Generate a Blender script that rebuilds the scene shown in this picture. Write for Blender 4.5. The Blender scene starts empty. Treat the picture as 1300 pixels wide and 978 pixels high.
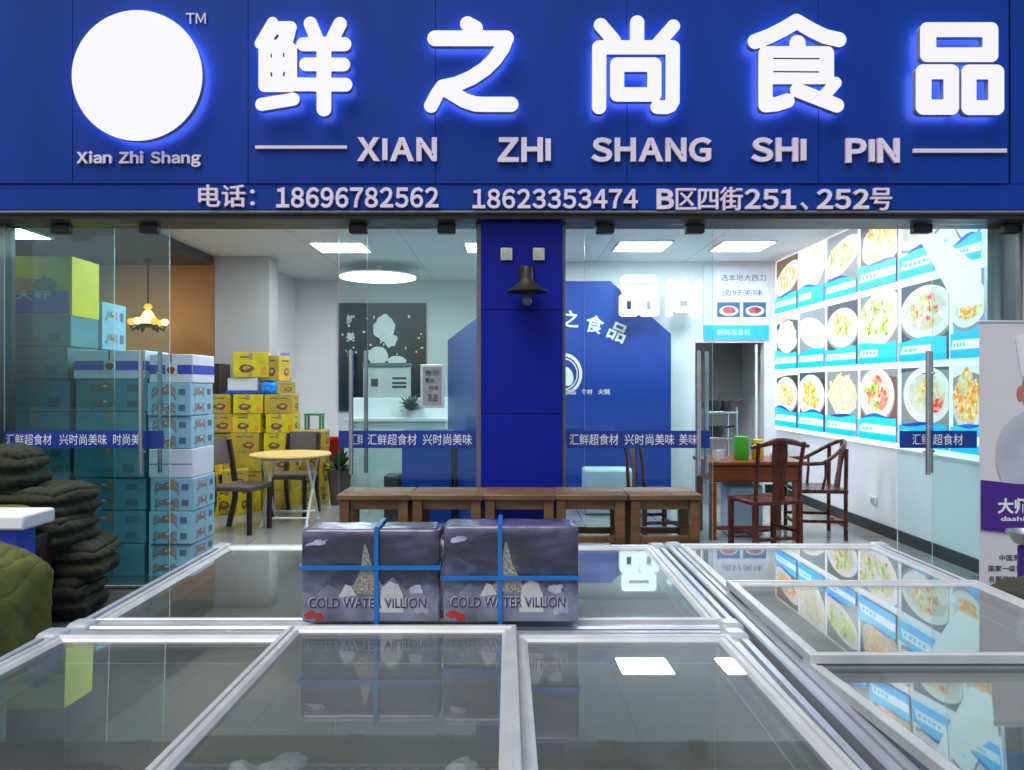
import bpy, bmesh, math, random
import numpy as np
from mathutils import Vector, Matrix, noise

R = math.radians
sc = bpy.context.scene
COL = sc.collection

# ------------------------------------------------------------------ camera
F, CX, CY, EYE = 950.0, 645.0, 490.0, 1.46          # focal length and vanishing point in photo pixels, eye height in metres
cam_d = bpy.data.cameras.new('camera')
cam_d.sensor_width = 36.0
cam_d.lens = 36.0 * F / 1300.0
cam_d.shift_x = 5 / 1300.0
cam_d.shift_y = 1 / 1300.0
cam_d.clip_start, cam_d.clip_end = 0.05, 500
cam = bpy.data.objects.new('camera', cam_d)
COL.objects.link(cam)
cam.location = (0, 0, EYE)
cam.rotation_euler = (R(90), 0, 0)
sc.camera = cam

# ------------------------------------------------------------------ world, sun, exposure
SUN_EL, SUN_AZ = R(62), R(215)
w = bpy.data.worlds.new('World')
sc.world = w
w.use_nodes = True
nt = w.node_tree
sky = nt.nodes.new('ShaderNodeTexSky')
sky.sky_type = 'NISHITA'
sky.sun_disc = False
sky.sun_elevation = SUN_EL
sky.sun_rotation = SUN_AZ
sky.dust_density = 3.0
bg = nt.nodes['Background']
bg.inputs['Strength'].default_value = 0.12
nt.links.new(sky.outputs['Color'], bg.inputs['Color'])
sun_d = bpy.data.lights.new('sun', 'SUN')
sun_d.energy = 1.4
sun_d.angle = R(40)
sun_d.color = (1.0, 0.97, 0.92)
sun = bpy.data.objects.new('sun', sun_d)
COL.objects.link(sun)
sun.rotation_euler = (R(90) - SUN_EL, 0, R(180) - SUN_AZ + R(0))
sun.location = (0, -5, 12)
sc.view_settings.view_transform = 'Standard'
sc.view_settings.look = 'None'
sc.view_settings.gamma = 1.0
sc.view_settings.use_curve_mapping = False
sc.view_settings.exposure = 0.5
sc.cycles.use_denoising = True
sc.cycles.max_bounces = 8
sc.cycles.diffuse_bounces = 3
sc.cycles.glossy_bounces = 4
sc.cycles.transparent_max_bounces = 32
sc.cycles.caustics_reflective = False
sc.cycles.caustics_refractive = False
sc.cycles.sample_clamp_indirect = 6.0

# ------------------------------------------------------------------ helpers: pixels to metres, colours
def PX(px, Y): return (px - CX) / F * Y
def PZ(py, Y): return EYE - (py - CY) / F * Y

def s2l(c):
    c = c / 255.0
    return c / 12.92 if c <= 0.04045 else ((c + 0.055) / 1.055) ** 2.4
def hx(h):
    h = h.lstrip('#')
    return tuple(s2l(int(h[i:i + 2], 16)) for i in (0, 2, 4)) + (1.0,)

_mats = {}
def mat(name, col, rough=0.5, metal=0.0, spec=0.5, var=0.08, scale=6.0, bump=0.0, bscale=40.0, coat=0.0, stretch=None):
    """procedural principled material: base colour broken up by noise, roughness varied, optional bump"""
    if name in _mats: return _mats[name]
    if isinstance(col, str): col = hx(col)
    m = bpy.data.materials.new(name)
    m.use_nodes = True
    t = m.node_tree
    b = t.nodes['Principled BSDF']
    tc = t.nodes.new('ShaderNodeTexCoord')
    mp = t.nodes.new('ShaderNodeMapping')
    t.links.new(tc.outputs['Object'], mp.inputs['Vector'])
    if stretch: mp.inputs['Scale'].default_value = stretch
    n = t.nodes.new('ShaderNodeTexNoise')
    n.inputs['Scale'].default_value = scale
    n.inputs['Detail'].default_value = 6
    t.links.new(mp.outputs['Vector'], n.inputs['Vector'])
    r = t.nodes.new('ShaderNodeValToRGB')
    e = r.color_ramp.elements
    e[0].position, e[1].position = 0.3, 0.7
    e[0].color = tuple(max(0, c * (1 - var)) for c in col[:3]) + (1,)
    e[1].color = tuple(min(1, c * (1 + var)) for c in col[:3]) + (1,)
    t.links.new(n.outputs['Fac'], r.inputs['Fac'])
    t.links.new(r.outputs['Color'], b.inputs['Base Color'])
    mr = t.nodes.new('ShaderNodeMapRange')
    mr.inputs['To Min'].default_value = max(0.0, rough - 0.06)
    mr.inputs['To Max'].default_value = min(1.0, rough + 0.06)
    t.links.new(n.outputs['Fac'], mr.inputs['Value'])
    t.links.new(mr.outputs['Result'], b.inputs['Roughness'])
    b.inputs['Metallic'].default_value = metal
    b.inputs['Specular IOR Level'].default_value = spec
    b.inputs['Coat Weight'].default_value = coat
    if bump:
        n2 = t.nodes.new('ShaderNodeTexNoise')
        n2.inputs['Scale'].default_value = bscale
        n2.inputs['Detail'].default_value = 4
        t.links.new(mp.outputs['Vector'], n2.inputs['Vector'])
        bp = t.nodes.new('ShaderNodeBump')
        bp.inputs['Strength'].default_value = bump
        bp.inputs['Distance'].default_value = 0.01
        t.links.new(n2.outputs['Fac'], bp.inputs['Height'])
        t.links.new(bp.outputs['Normal'], b.inputs['Normal'])
    _mats[name] = m
    return m

def emit(name, col, strength=1.0):
    """a backlit or lamp surface"""
    if name in _mats: return _mats[name]
    if isinstance(col, str): col = hx(col)
    m = bpy.data.materials.new(name)
    m.use_nodes = True
    t = m.node_tree
    b = t.nodes['Principled BSDF']
    b.inputs['Base Color'].default_value = tuple(c * 0.5 for c in col[:3]) + (1,)
    b.inputs['Roughness'].default_value = 0.4
    b.inputs['Emission Color'].default_value = col
    b.inputs['Emission Strength'].default_value = strength
    _mats[name] = m
    return m

def emit_food(name, cols, strength=1.0, scale=30.0):
    """backlit photo print of food: speckled colours"""
    if name in _mats: return _mats[name]
    m = emit(name, cols[0], strength)
    t = m.node_tree
    b = t.nodes['Principled BSDF']
    tc = t.nodes.new('ShaderNodeTexCoord')
    v = t.nodes.new('ShaderNodeTexVoronoi')
    v.inputs['Scale'].default_value = scale
    n = t.nodes.new('ShaderNodeTexNoise')
    n.inputs['Scale'].default_value = scale * 0.5
    n.inputs['Detail'].default_value = 5
    mx = t.nodes.new('ShaderNodeMix'); mx.data_type = 'FLOAT'
    mx.inputs['Factor'].default_value = 0.5
    t.links.new(tc.outputs['Object'], v.inputs['Vector'])
    t.links.new(tc.outputs['Object'], n.inputs['Vector'])
    sx = t.nodes.new('ShaderNodeSeparateColor')
    t.links.new(v.outputs['Color'], sx.inputs['Color'])
    t.links.new(sx.outputs['Red'], mx.inputs['A'])
    t.links.new(n.outputs['Fac'], mx.inputs['B'])
    r = t.nodes.new('ShaderNodeValToRGB')
    while len(r.color_ramp.elements) < len(cols): r.color_ramp.elements.new(0.5)
    for i, c in enumerate(cols):
        r.color_ramp.elements[i].position = 0.2 + 0.6 * i / max(1, len(cols) - 1)
        r.color_ramp.elements[i].color = hx(c)
    t.links.new(mx.outputs['Result'], r.inputs['Fac'])
    t.links.new(r.outputs['Color'], b.inputs['Emission Color'])
    return m

def glass(name, tint, rough=0.0, f0=0.04, dirt=0.0):
    """thin sheet glass: tinted see-through plus mirror by the angle of view"""
    if name in _mats: return _mats[name]
    m = bpy.data.materials.new(name)
    m.use_nodes = True
    t = m.node_tree
    t.nodes.remove(t.nodes['Principled BSDF'])
    out = t.nodes['Material Output']
    g = t.nodes.new('ShaderNodeNewGeometry')
    d = t.nodes.new('ShaderNodeVectorMath'); d.operation = 'DOT_PRODUCT'
    t.links.new(g.outputs['Normal'], d.inputs[0]); t.links.new(g.outputs['Incoming'], d.inputs[1])
    def mth(op, a, b=None):
        n = t.nodes.new('ShaderNodeMath'); n.operation = op
        for i, x in enumerate((a, b)):
            if x is None: continue
            if isinstance(x, (int, float)): n.inputs[i].default_value = x
            else: t.links.new(x, n.inputs[i])
        return n.outputs[0]
    k = mth('ABSOLUTE', d.outputs['Value'])
    k = mth('SUBTRACT', 1.0, k)
    k = mth('POWER', k, 5.0)
    k = mth('MULTIPLY', k, 1 - f0)
    k = mth('ADD', k, f0)
    tr = t.nodes.new('ShaderNodeBsdfTransparent'); tr.inputs['Color'].default_value = tuple(tint) + (1,)
    gl = t.nodes.new('ShaderNodeBsdfGlossy'); gl.inputs['Roughness'].default_value = rough
    mx = t.nodes.new('ShaderNodeMixShader')
    t.links.new(k, mx.inputs[0]); t.links.new(tr.outputs[0], mx.inputs[1]); t.links.new(gl.outputs[0], mx.inputs[2])
    last = mx.outputs[0]
    if dirt:
        df = t.nodes.new('ShaderNodeBsdfDiffuse'); df.inputs['Color'].default_value = (0.55, 0.57, 0.56, 1)
        tc = t.nodes.new('ShaderNodeTexCoord')
        n = t.nodes.new('ShaderNodeTexNoise'); n.inputs['Scale'].default_value = 2.5; n.inputs['Detail'].default_value = 7
        n.inputs['Distortion'].default_value = 0.8
        t.links.new(tc.outputs['Object'], n.inputs['Vector'])
        mr = t.nodes.new('ShaderNodeMapRange')
        mr.inputs['From Min'].default_value = 0.35; mr.inputs['From Max'].default_value = 0.8
        mr.inputs['To Min'].default_value = dirt * 0.3; mr.inputs['To Max'].default_value = dirt
        t.links.new(n.outputs['Fac'], mr.inputs['Value'])
        m2 = t.nodes.new('ShaderNodeMixShader')
        t.links.new(mr.outputs['Result'], m2.inputs[0]); t.links.new(last, m2.inputs[1]); t.links.new(df.outputs[0], m2.inputs[2])
        last = m2.outputs[0]
    t.links.new(last, out.inputs['Surface'])
    _mats[name] = m
    return m

def tile_mat(name, col, joint, size, rough, var=0.06):
    if name in _mats: return _mats[name]
    m = mat(name, col, rough, var=var, scale=1.2)
    t = m.node_tree
    b = t.nodes['Principled BSDF']
    src = b.inputs['Base Color'].links[0].from_socket
    tc = t.nodes.new('ShaderNodeTexCoord')
    br = t.nodes.new('ShaderNodeTexBrick')
    br.offset = 0.0
    br.inputs['Scale'].default_value = 1.0
    br.inputs['Brick Width'].default_value = size
    br.inputs['Row Height'].default_value = size
    br.inputs['Mortar Size'].default_value = 0.004
    br.inputs['Mortar'].default_value = hx(joint)
    t.links.new(tc.outputs['Object'], br.inputs['Vector'])
    t.links.new(src, br.inputs['Color1']); t.links.new(src, br.inputs['Color2'])
    t.links.new(br.outputs['Color'], b.inputs['Base Color'])
    return m

def wood(name, c1, c2, rough=0.4, axis=(1, 12, 12), scale=3.0):
    if name in _mats: return _mats[name]
    m = mat(name, c1, rough, var=0.0, scale=scale, bump=0.1, bscale=20, stretch=axis)
    r = [n for n in m.node_tree.nodes if n.type == 'VALTORGB'][0]
    r.color_ramp.elements[0].color = hx(c1); r.color_ramp.elements[1].color = hx(c2)
    return m

# ------------------------------------------------------------------ helpers: meshes
class MB:
    """collects faces with material slots; link() makes ONE mesh object"""
    def __init__(s): s.v, s.f, s.mi, s.m = [], [], [], []
    def slot(s, m):
        if m not in s.m: s.m.append(m)
        return s.m.index(m)
    def add(s, verts, faces, m):
        o = len(s.v); k = s.slot(m)
        s.v += [tuple(v) for v in verts]
        for f in faces: s.f.append([i + o for i in f]); s.mi.append(k)
        return s
    def box(s, a, b, m, rz=0, at=None):
        x0, y0, z0 = (min(p, q) for p, q in zip(a, b)); x1, y1, z1 = (max(p, q) for p, q in zip(a, b))
        vs = [(x0, y0, z0), (x1, y0, z0), (x1, y1, z0), (x0, y1, z0), (x0, y0, z1), (x1, y0, z1), (x1, y1, z1), (x0, y1, z1)]
        return s.add(vs, [(0, 3, 2, 1), (4, 5, 6, 7), (0, 1, 5, 4), (1, 2, 6, 5), (2, 3, 7, 6), (3, 0, 4, 7)], m)
    def bar(s, p, q, w_, d_, m, up=(0, 1, 0)):
        """rectangular bar from p to q"""
        p, q = Vector(p), Vector(q); t = (q - p).normalized()
        u = Vector(up); u = (u - t * u.dot(t)).normalized(); n = t.cross(u)
        vs = []
        for c in (p, q):
            for a, b in ((-1, -1), (1, -1), (1, 1), (-1, 1)): vs.append(c + n * a * w_ / 2 + u * b * d_ / 2)
        return s.add(vs, [(0, 3, 2, 1), (4, 5, 6, 7), (0, 1, 5, 4), (1, 2, 6, 5), (2, 3, 7, 6), (3, 0, 4, 7)], m)
    def tube(s, pts, r, m, n=10, caps=True):
        pts = [Vector(p) for p in pts]; rs = r if isinstance(r, (list, tuple)) else [r] * len(pts)
        vs, fs = [], []; prev = None
        for i, p in enumerate(pts):
            t = (pts[min(i + 1, len(pts) - 1)] - pts[max(i - 1, 0)]).normalized()
            if prev is None: u = t.orthogonal().normalized()
            else: u = (prev - t * prev.dot(t)).normalized()
            prev = u; v = t.cross(u)
            for k in range(n):
                a = 2 * math.pi * k / n
                vs.append(p + (u * math.cos(a) + v * math.sin(a)) * rs[i])
        for i in range(len(pts) - 1):
            for k in range(n): fs.append((i * n + k, i * n + (k + 1) % n, (i + 1) * n + (k + 1) % n, (i + 1) * n + k))
        if caps: fs.append(tuple(range(n))[::-1]); fs.append(tuple(range((len(pts) - 1) * n, len(pts) * n)))
        return s.add(vs, fs, m)
    def lathe(s, prof, c, m, n=28):
        vs, fs = [], []
        for r, z in prof:
            for k in range(n):
                a = 2 * math.pi * k / n
                vs.append((c[0] + r * math.cos(a), c[1] + r * math.sin(a), c[2] + z))
        for i in range(len(prof) - 1):
            for k in range(n): fs.append((i * n + k, i * n + (k + 1) % n, (i + 1) * n + (k + 1) % n, (i + 1) * n + k))
        if prof[0][0] > 1e-4: fs.append(tuple(range(n))[::-1])
        if prof[-1][0] > 1e-4: fs.append(tuple(range((len(prof) - 1) * n, len(prof) * n)))
        return s.add(vs, fs, m)
    def ring(s, x0, x1, y0, y1, prof, m):
        """sweep a closed profile of (inset, height) round a rectangle with mitred corners"""
        vs, fs = [], []; k = len(prof)
        for cx_, cy_, sx, sy in ((x0, y0, 1, 1), (x1, y0, -1, 1), (x1, y1, -1, -1), (x0, y1, 1, -1)):
            for d, h in prof: vs.append((cx_ + sx * d, cy_ + sy * d, h))
        for c in range(4):
            for i in range(k): fs.append((c * k + i, ((c + 1) % 4) * k + i, ((c + 1) % 4) * k + (i + 1) % k, c * k + (i + 1) % k))
        return s.add(vs, fs, m)
    def prism(s, poly, fn, d0, d1, m):
        """extrude a 2-D polygon: fn(u, v, d) -> point"""
        n = len(poly)
        vs = [fn(u, v, d0) for u, v in poly] + [fn(u, v, d1) for u, v in poly]
        return s.add(vs, [tuple(range(n)), tuple(range(n, 2 * n))[::-1]] + [(i, (i + 1) % n, n + (i + 1) % n, n + i) for i in range(n)], m)
    def flat(s, poly, fn, d, m):
        return s.add([fn(u, v, d) for u, v in poly], [tuple(range(len(poly)))], m)
    def link(s, name, parent=None, bevel=0.0, smooth=40, world=True, fix=True, seg=2):
        me = bpy.data.meshes.new(name)
        me.from_pydata(s.v, [], s.f)
        for m in s.m: me.materials.append(m)
        me.polygons.foreach_set('material_index', s.mi)
        if fix:
            bm = bmesh.new(); bm.from_mesh(me); bmesh.ops.recalc_face_normals(bm, faces=bm.faces); bm.to_mesh(me); bm.free()
        if smooth:
            me.polygons.foreach_set('use_smooth', [True] * len(me.polygons))
            me.set_sharp_from_angle(angle=R(smooth))
        me.update()
        o = bpy.data.objects.new(name, me)
        COL.objects.link(o)
        if parent is not None:
            o.parent = parent
            if world and parent.get('_w'): o.location = -Vector(parent.location)
        if bevel:
            b = o.modifiers.new('bevel', 'BEVEL'); b.width = bevel; b.segments = seg; b.limit_method = 'ANGLE'
        return o

def tag(o, label=None, cat=None, group=None, kind=None):
    if label: o['label'] = label
    if cat: o['category'] = cat
    if group: o['group'] = group
    if kind: o['kind'] = kind
    return o
def thing(name, label, cat, loc=(0, 0, 0), group=None, world=True, rz=0):
    """Empty at the thing's base; world=True: its parts are given in world coordinates"""
    o = bpy.data.objects.new(name, None)
    o.empty_display_size = 0.1
    COL.objects.link(o); o.location = loc; o.rotation_euler = (0, 0, rz)
    if world: o['_w'] = 1
    return tag(o, label, cat, group)
def dup(root, loc, rz, label=None, group=None):
    kids = {}
    for o in COL.objects:
        if o.parent is not None: kids.setdefault(o.parent.name, []).append(o)
    r = root.copy(); COL.objects.link(r); r.location = loc; r.rotation_euler = (0, 0, rz)
    if label: r['label'] = label
    if group: r['group'] = group
    def rec(src, dst):
        for ch in kids.get(src.name, []):
            c = ch.copy(); COL.objects.link(c); c.parent = dst; rec(ch, c)
    rec(root, r)
    return r

FRONT = lambda x, y, z: (lambda u, v, d: (x + u, y - d, z + v))          # a print that faces the camera
def rect(u0, v0, u1, v1): return [(u0, v0), (u1, v0), (u1, v1), (u0, v1)]
def ell(u, v, a, b, n=28, rot=0, jit=0.0, rnd=None):
    out = []
    for k in range(n):
        t = 2 * math.pi * k / n
        q = 1 + (rnd.uniform(-jit, jit) if jit else 0)
        x, y = a * q * math.cos(t), b * q * math.sin(t)
        out.append((u + x * math.cos(rot) - y * math.sin(rot), v + x * math.sin(rot) + y * math.cos(rot)))
    return out

def text_data(body, weight=0.0, depth=0.0):
    """glyph outlines of a line of writing as (verts, faces), x to the right, y up, front at +z"""
    c = bpy.data.curves.new('text', 'FONT')
    c.body = body; c.size = 1.0; c.offset = weight; c.extrude = depth; c.resolution_u = 3
    o = bpy.data.objects.new('text', c)
    COL.objects.link(o)
    dg = bpy.context.evaluated_depsgraph_get()
    me = bpy.data.meshes.new_from_object(o.evaluated_get(dg))
    vs = [tuple(v.co) for v in me.vertices]; fs = [tuple(p.vertices) for p in me.polygons]
    bpy.data.objects.remove(o); bpy.data.curves.remove(c); bpy.data.meshes.remove(me)
    return vs, fs
def text(mb, body, u0, v0, u1, v1, fn, m, weight=0.02, thick=0.0, base=0.0):
    """fit a line of writing in the box u0..u1, v0..v1 of a surface fn(u, v, d)"""
    vs, fs = text_data(body, weight, 0.5 if thick else 0.0)
    xs = [v[0] for v in vs]; ys = [v[1] for v in vs]
    ax, ay = (u1 - u0) / (max(xs) - min(xs)), (v1 - v0) / (max(ys) - min(ys))
    mb.add([fn(u0 + (v[0] - min(xs)) * ax, v0 + (v[1] - min(ys)) * ay, base + (v[2] + 0.5) * thick if thick else base) for v in vs], fs, m)

# rounded heavy letters from brush strokes: union of capsules and boxes on a grid, outlined by marching squares
def cap(px, py, pts, r):
    d = None
    for (x0, y0), (x1, y1) in zip(pts[:-1], pts[1:]):
        dx, dy = x1 - x0, y1 - y0
        t = np.clip(((px - x0) * dx + (py - y0) * dy) / (dx * dx + dy * dy + 1e-9), 0, 1)
        e = np.hypot(px - x0 - t * dx, py - y0 - t * dy) - r
        d = e if d is None else np.minimum(d, e)
    return d
def rbox(px, py, x0, y0, x1, y1, r):
    qx = np.abs(px - (x0 + x1) / 2) - (x1 - x0) / 2 + r
    qy = np.abs(py - (y0 + y1) / 2) - (y1 - y0) / 2 + r
    return np.hypot(np.maximum(qx, 0), np.maximum(qy, 0)) + np.minimum(np.maximum(qx, qy), 0) - r
def loops_of(shapes, holes, step=7.0, size=1000):
    g = np.arange(-30, size + 30, step)
    X, Y = np.meshgrid(g, g)
    d = np.full(X.shape, 1e3)
    for s_ in shapes: d = np.minimum(d, cap(X, Y, *s_[1:]) if s_[0] == 'c' else rbox(X, Y, *s_[1:]))
    for s_ in holes: d = np.maximum(d, -(cap(X, Y, *s_[1:]) if s_[0] == 'c' else rbox(X, Y, *s_[1:])))
    nb = {}; pt = {}
    def P(a, b):
        k = (a, b) if a < b else (b, a)
        if k not in pt:
            da, db = d[a], d[b]; t = da / (da - db)
            pt[k] = (X[a] + (X[b] - X[a]) * t, Y[a] + (Y[b] - Y[a]) * t)
        return k
    n = len(g)
    for i in range(n - 1):
        for j in range(n - 1):
            c = [(i, j), (i, j + 1), (i + 1, j + 1), (i + 1, j)]
            s_ = [d[q] < 0 for q in c]
            if all(s_) or not any(s_): continue
            cr = [P(c[k], c[(k + 1) % 4]) for k in range(4) if s_[k] != s_[(k + 1) % 4]]
            if len(cr) == 4 and not s_[0]: cr = [cr[1], cr[2], cr[3], cr[0]]
            for a, b in zip(cr[::2], cr[1::2]):
                nb.setdefault(a, []).append(b); nb.setdefault(b, []).append(a)
    seen, out = set(), []
    for k in nb:
        if k in seen: continue
        lp, cur, prev = [], k, None
        while cur not in seen:
            seen.add(cur); lp.append(pt[cur])
            nx = [q for q in nb[cur] if q != prev]
            prev, cur = cur, nx[0]
        if len(lp) > 5: out.append(lp)
    return out
def loops_to_mesh(loops):
    """filled, extruded outline (-1..1 in z)"""
    c = bpy.data.curves.new('outline', 'CURVE'); c.dimensions = '2D'; c.fill_mode = 'BOTH'; c.extrude = 1.0
    for lp in loops:
        s_ = c.splines.new('POLY'); s_.points.add(len(lp) - 1)
        for p, q in zip(s_.points, lp): p.co = (q[0], q[1], 0, 1)
        s_.use_cyclic_u = True
    o = bpy.data.objects.new('outline', c); COL.objects.link(o)
    me = bpy.data.meshes.new_from_object(o.evaluated_get(bpy.context.evaluated_depsgraph_get()))
    vs = [tuple(v.co) for v in me.vertices]; fs = [(tuple(p.vertices), p.normal.z) for p in me.polygons]
    bpy.data.objects.remove(o); bpy.data.curves.remove(c); bpy.data.meshes.remove(me)
    return vs, fs

ORD = ['lowest', 'second from the floor', 'third from the floor', 'fourth from the floor', 'fifth from the floor', 'sixth from the floor', 'seventh from the floor', 'eighth from the floor', 'ninth from the floor', 'tenth from the floor']

# ------------------------------------------------------------------ materials
M = {}
M['blue'] = mat('blue panel', (0.003, 0.038, 0.27, 1), 0.42, spec=0.18, var=0.13, scale=1.1, stretch=(2.2, 1, .45), bump=.02, bscale=3)
M['blue2'] = mat('blue pillar panel', (0.005, 0.012, 0.25, 1), 0.48, spec=0.15, var=0.10, scale=1.5)
M['blue_in'] = mat('blue partition', (0.003, 0.045, 0.29, 1), 0.4, spec=0.25, var=0.06)
M['seam'] = mat('dark seam', (0.004, 0.008, 0.05, 1), 0.7)
M['lilac'] = mat('lilac white letters', '#e6d8e6', 0.4, var=0.03)
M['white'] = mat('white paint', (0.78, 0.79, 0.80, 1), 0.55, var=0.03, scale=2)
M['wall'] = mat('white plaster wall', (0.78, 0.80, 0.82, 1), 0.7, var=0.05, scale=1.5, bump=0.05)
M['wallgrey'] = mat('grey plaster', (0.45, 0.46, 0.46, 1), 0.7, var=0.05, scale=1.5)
M['orange'] = mat('tan wall', (0.62, 0.33, 0.13, 1), 0.7, var=0.07, scale=1.2)
M['dim'] = mat('shaded ceiling grey', (0.075, 0.075, 0.066, 1), 0.7, var=0.05)  # ceiling shade put into the colour as a dark grey
M['alu'] = mat('brushed aluminium', (0.72, 0.74, 0.77, 1), 0.34, metal=0.75, var=0.06, scale=5, stretch=(1, 8, 8))
M['rim'] = mat('freezer rim', (0.50, 0.53, 0.58, 1), 0.33, metal=0.5, var=0.12, scale=9, bump=.03)
M['lidframe'] = mat('lid frame', (0.53, 0.54, 0.53, 1), 0.36, metal=0.3, var=0.12, scale=9)
M['trim'] = mat('dull trim', (0.30, 0.31, 0.33, 1), 0.45, metal=0.5)
M['jamb'] = mat('brown grey jamb', (0.20, 0.19, 0.18, 1), 0.4, metal=0.5)
M['steel'] = mat('stainless steel', (0.62, 0.63, 0.63, 1), 0.25, metal=1.0, var=0.05)
M['black'] = mat('black fitting', (0.02, 0.02, 0.022, 1), 0.45)
M['darkrail'] = mat('dark rail', (0.06, 0.055, 0.05, 1), 0.45, var=0.15)
M['glass_teal'] = glass('tinted teal door glass', (0.80, 0.92, 0.925))
M['glass_left'] = glass('teal fixed glass', (0.84, 0.94, 0.94))
M['glass_pale'] = glass('pale green door glass', (0.87, 0.955, 0.955))
M['glass_clear'] = glass('clear fixed glass', (0.93, 0.98, 0.975))
M['glass_lid'] = glass('freezer lid glass', (0.88, 0.92, 0.90), rough=0.012, f0=0.20, dirt=0.10)
M['gedge'] = mat('glass edge', (0.62, 0.74, 0.70, 1), 0.2)
M['band'] = mat('blue door band', (0.008, 0.035, 0.24, 1), 0.35)
M['bandtext'] = mat('band lettering', (0.75, 0.80, 0.88, 1), 0.5)
M['floor'] = tile_mat('polished floor tile', (0.30, 0.30, 0.285, 1), '#55554f', 0.8, 0.12)
M['pave'] = tile_mat('street paving', (0.10, 0.10, 0.098, 1), '#2a2a28', 0.5, 0.6, var=0.2)
M['ceil'] = tile_mat('ceiling panel', (0.74, 0.76, 0.76, 1), '#8f9494', 1.2, 0.6, var=0.02)
M['base'] = mat('black skirting', (0.018, 0.02, 0.022, 1), 0.3)
M['lamp'] = emit('ceiling lamp diffuser', (0.88, 0.96, 1.0, 1), 27.0)
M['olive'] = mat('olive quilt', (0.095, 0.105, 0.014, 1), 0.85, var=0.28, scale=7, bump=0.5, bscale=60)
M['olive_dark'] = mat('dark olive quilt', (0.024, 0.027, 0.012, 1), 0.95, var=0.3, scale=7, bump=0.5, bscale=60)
M['bench'] = wood('brown bench wood', '#4d341c', '#755530', 0.45)
M['rosewood'] = wood('red rosewood', '#451a0c', '#582412', 0.28, axis=(5, 5, 2.5))
M['tablewood'] = wood('reddish table wood', '#7a3a16', '#8a4720', 0.3, axis=(2, 6, 6))
M['darkwood'] = wood('dark brown wood', '#241410', '#30201a', 0.4, axis=(5, 5, 2.5))
M['brownseat'] = mat('brown seat fabric', (0.11, 0.085, 0.07, 1), 0.7, var=0.1, bump=0.2)
M['pine'] = wood('pale yellow tabletop', '#d9b765', '#e8cc82', 0.35)
M['wpaint'] = mat('white metal', (0.75, 0.76, 0.76, 1), 0.35, var=0.04)
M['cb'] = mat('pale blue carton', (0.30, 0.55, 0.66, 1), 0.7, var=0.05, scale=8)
M['ct'] = mat('shaded teal carton', (0.11, 0.28, 0.33, 1), 0.7, var=0.15, scale=5)  # blue darkened in the colour for the dimness behind the doubled glass
M['cw'] = mat('white carton', (0.72, 0.74, 0.80, 1), 0.7, var=0.04)
M['cy'] = mat('yellow carton', (0.68, 0.55, 0.015, 1), 0.4, var=0.15, scale=9)
M['cyb'] = mat('bright yellow carton', (0.90, 0.66, 0.0, 1), 0.45, var=0.08)
M['cyd'] = mat('ochre carton', (0.48, 0.36, 0.04, 1), 0.5, var=0.15, scale=9)
M['crab'] = mat('brown crab print', (0.30, 0.20, 0.16, 1), 0.7, var=0.35, scale=40)
M['ink'] = mat('grey blue ink', (0.10, 0.17, 0.22, 1), 0.7)
M['redp'] = mat('red print', (0.35, 0.03, 0.025, 1), 0.6, var=0.25, scale=30)
M['brownp'] = mat('brown print', (0.20, 0.07, 0.02, 1), 0.6, var=0.3, scale=40)
M['tape'] = mat('brown packing tape', (0.40, 0.30, 0.16, 1), 0.2, var=0.1)
M['tanp'] = mat('tan print', (0.50, 0.36, 0.18, 1), 0.6, var=0.4, scale=40)
M['bluep'] = mat('blue print', (0.03, 0.08, 0.45, 1), 0.5)
M['orangep'] = mat('orange print', (0.75, 0.30, 0.02, 1), 0.5)
M['paper'] = mat('paper', (0.70, 0.72, 0.71, 1), 0.7, var=0.03)
M['red'] = mat('red plastic', (0.55, 0.012, 0.012, 1), 0.3)
M['green'] = mat('green plastic', (0.02, 0.28, 0.08, 1), 0.35)
M['lime'] = mat('bright green tin', (0.06, 0.42, 0.02, 1), 0.35)
M['leaf'] = mat('plant leaf', (0.035, 0.085, 0.028, 1), 0.5, var=0.3, scale=20)
M['leafb'] = mat('grey green leaf', (0.10, 0.17, 0.12, 1), 0.5, var=0.3, scale=20)
M['purple'] = mat('purple print', (0.055, 0.012, 0.20, 1), 0.45, var=0.05)
M['strap'] = mat('blue strapping', (0.01, 0.16, 0.50, 1), 0.3)

for k_, sc_ in (('olive', 16.0), ('olive_dark', 13.0)):          # stitched quilting: crossed ridges in the bump
    t = M[k_].node_tree
    bp_ = [n for n in t.nodes if n.type == 'BUMP'][0]; old = bp_.inputs['Height'].links[0].from_socket
    tc_ = [n for n in t.nodes if n.type == 'TEX_COORD'][0]; acc = old
    for dr in ('X', 'DIAGONAL'):
        wv = t.nodes.new('ShaderNodeTexWave'); wv.bands_direction = dr; wv.inputs['Scale'].default_value = sc_ * .5; wv.inputs['Distortion'].default_value = 2.5; wv.inputs['Detail'].default_value = 2
        t.links.new(tc_.outputs['Object'], wv.inputs['Vector'])
        pw = t.nodes.new('ShaderNodeMath'); pw.operation = 'POWER'; pw.inputs[1].default_value = .35; t.links.new(wv.outputs['Fac'], pw.inputs[0])
        ad_ = t.nodes.new('ShaderNodeMath'); ad_.operation = 'ADD'; t.links.new(acc, ad_.inputs[0]); t.links.new(pw.outputs[0], ad_.inputs[1]); acc = ad_.outputs[0]
    t.links.new(acc, bp_.inputs['Height'])

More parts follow.
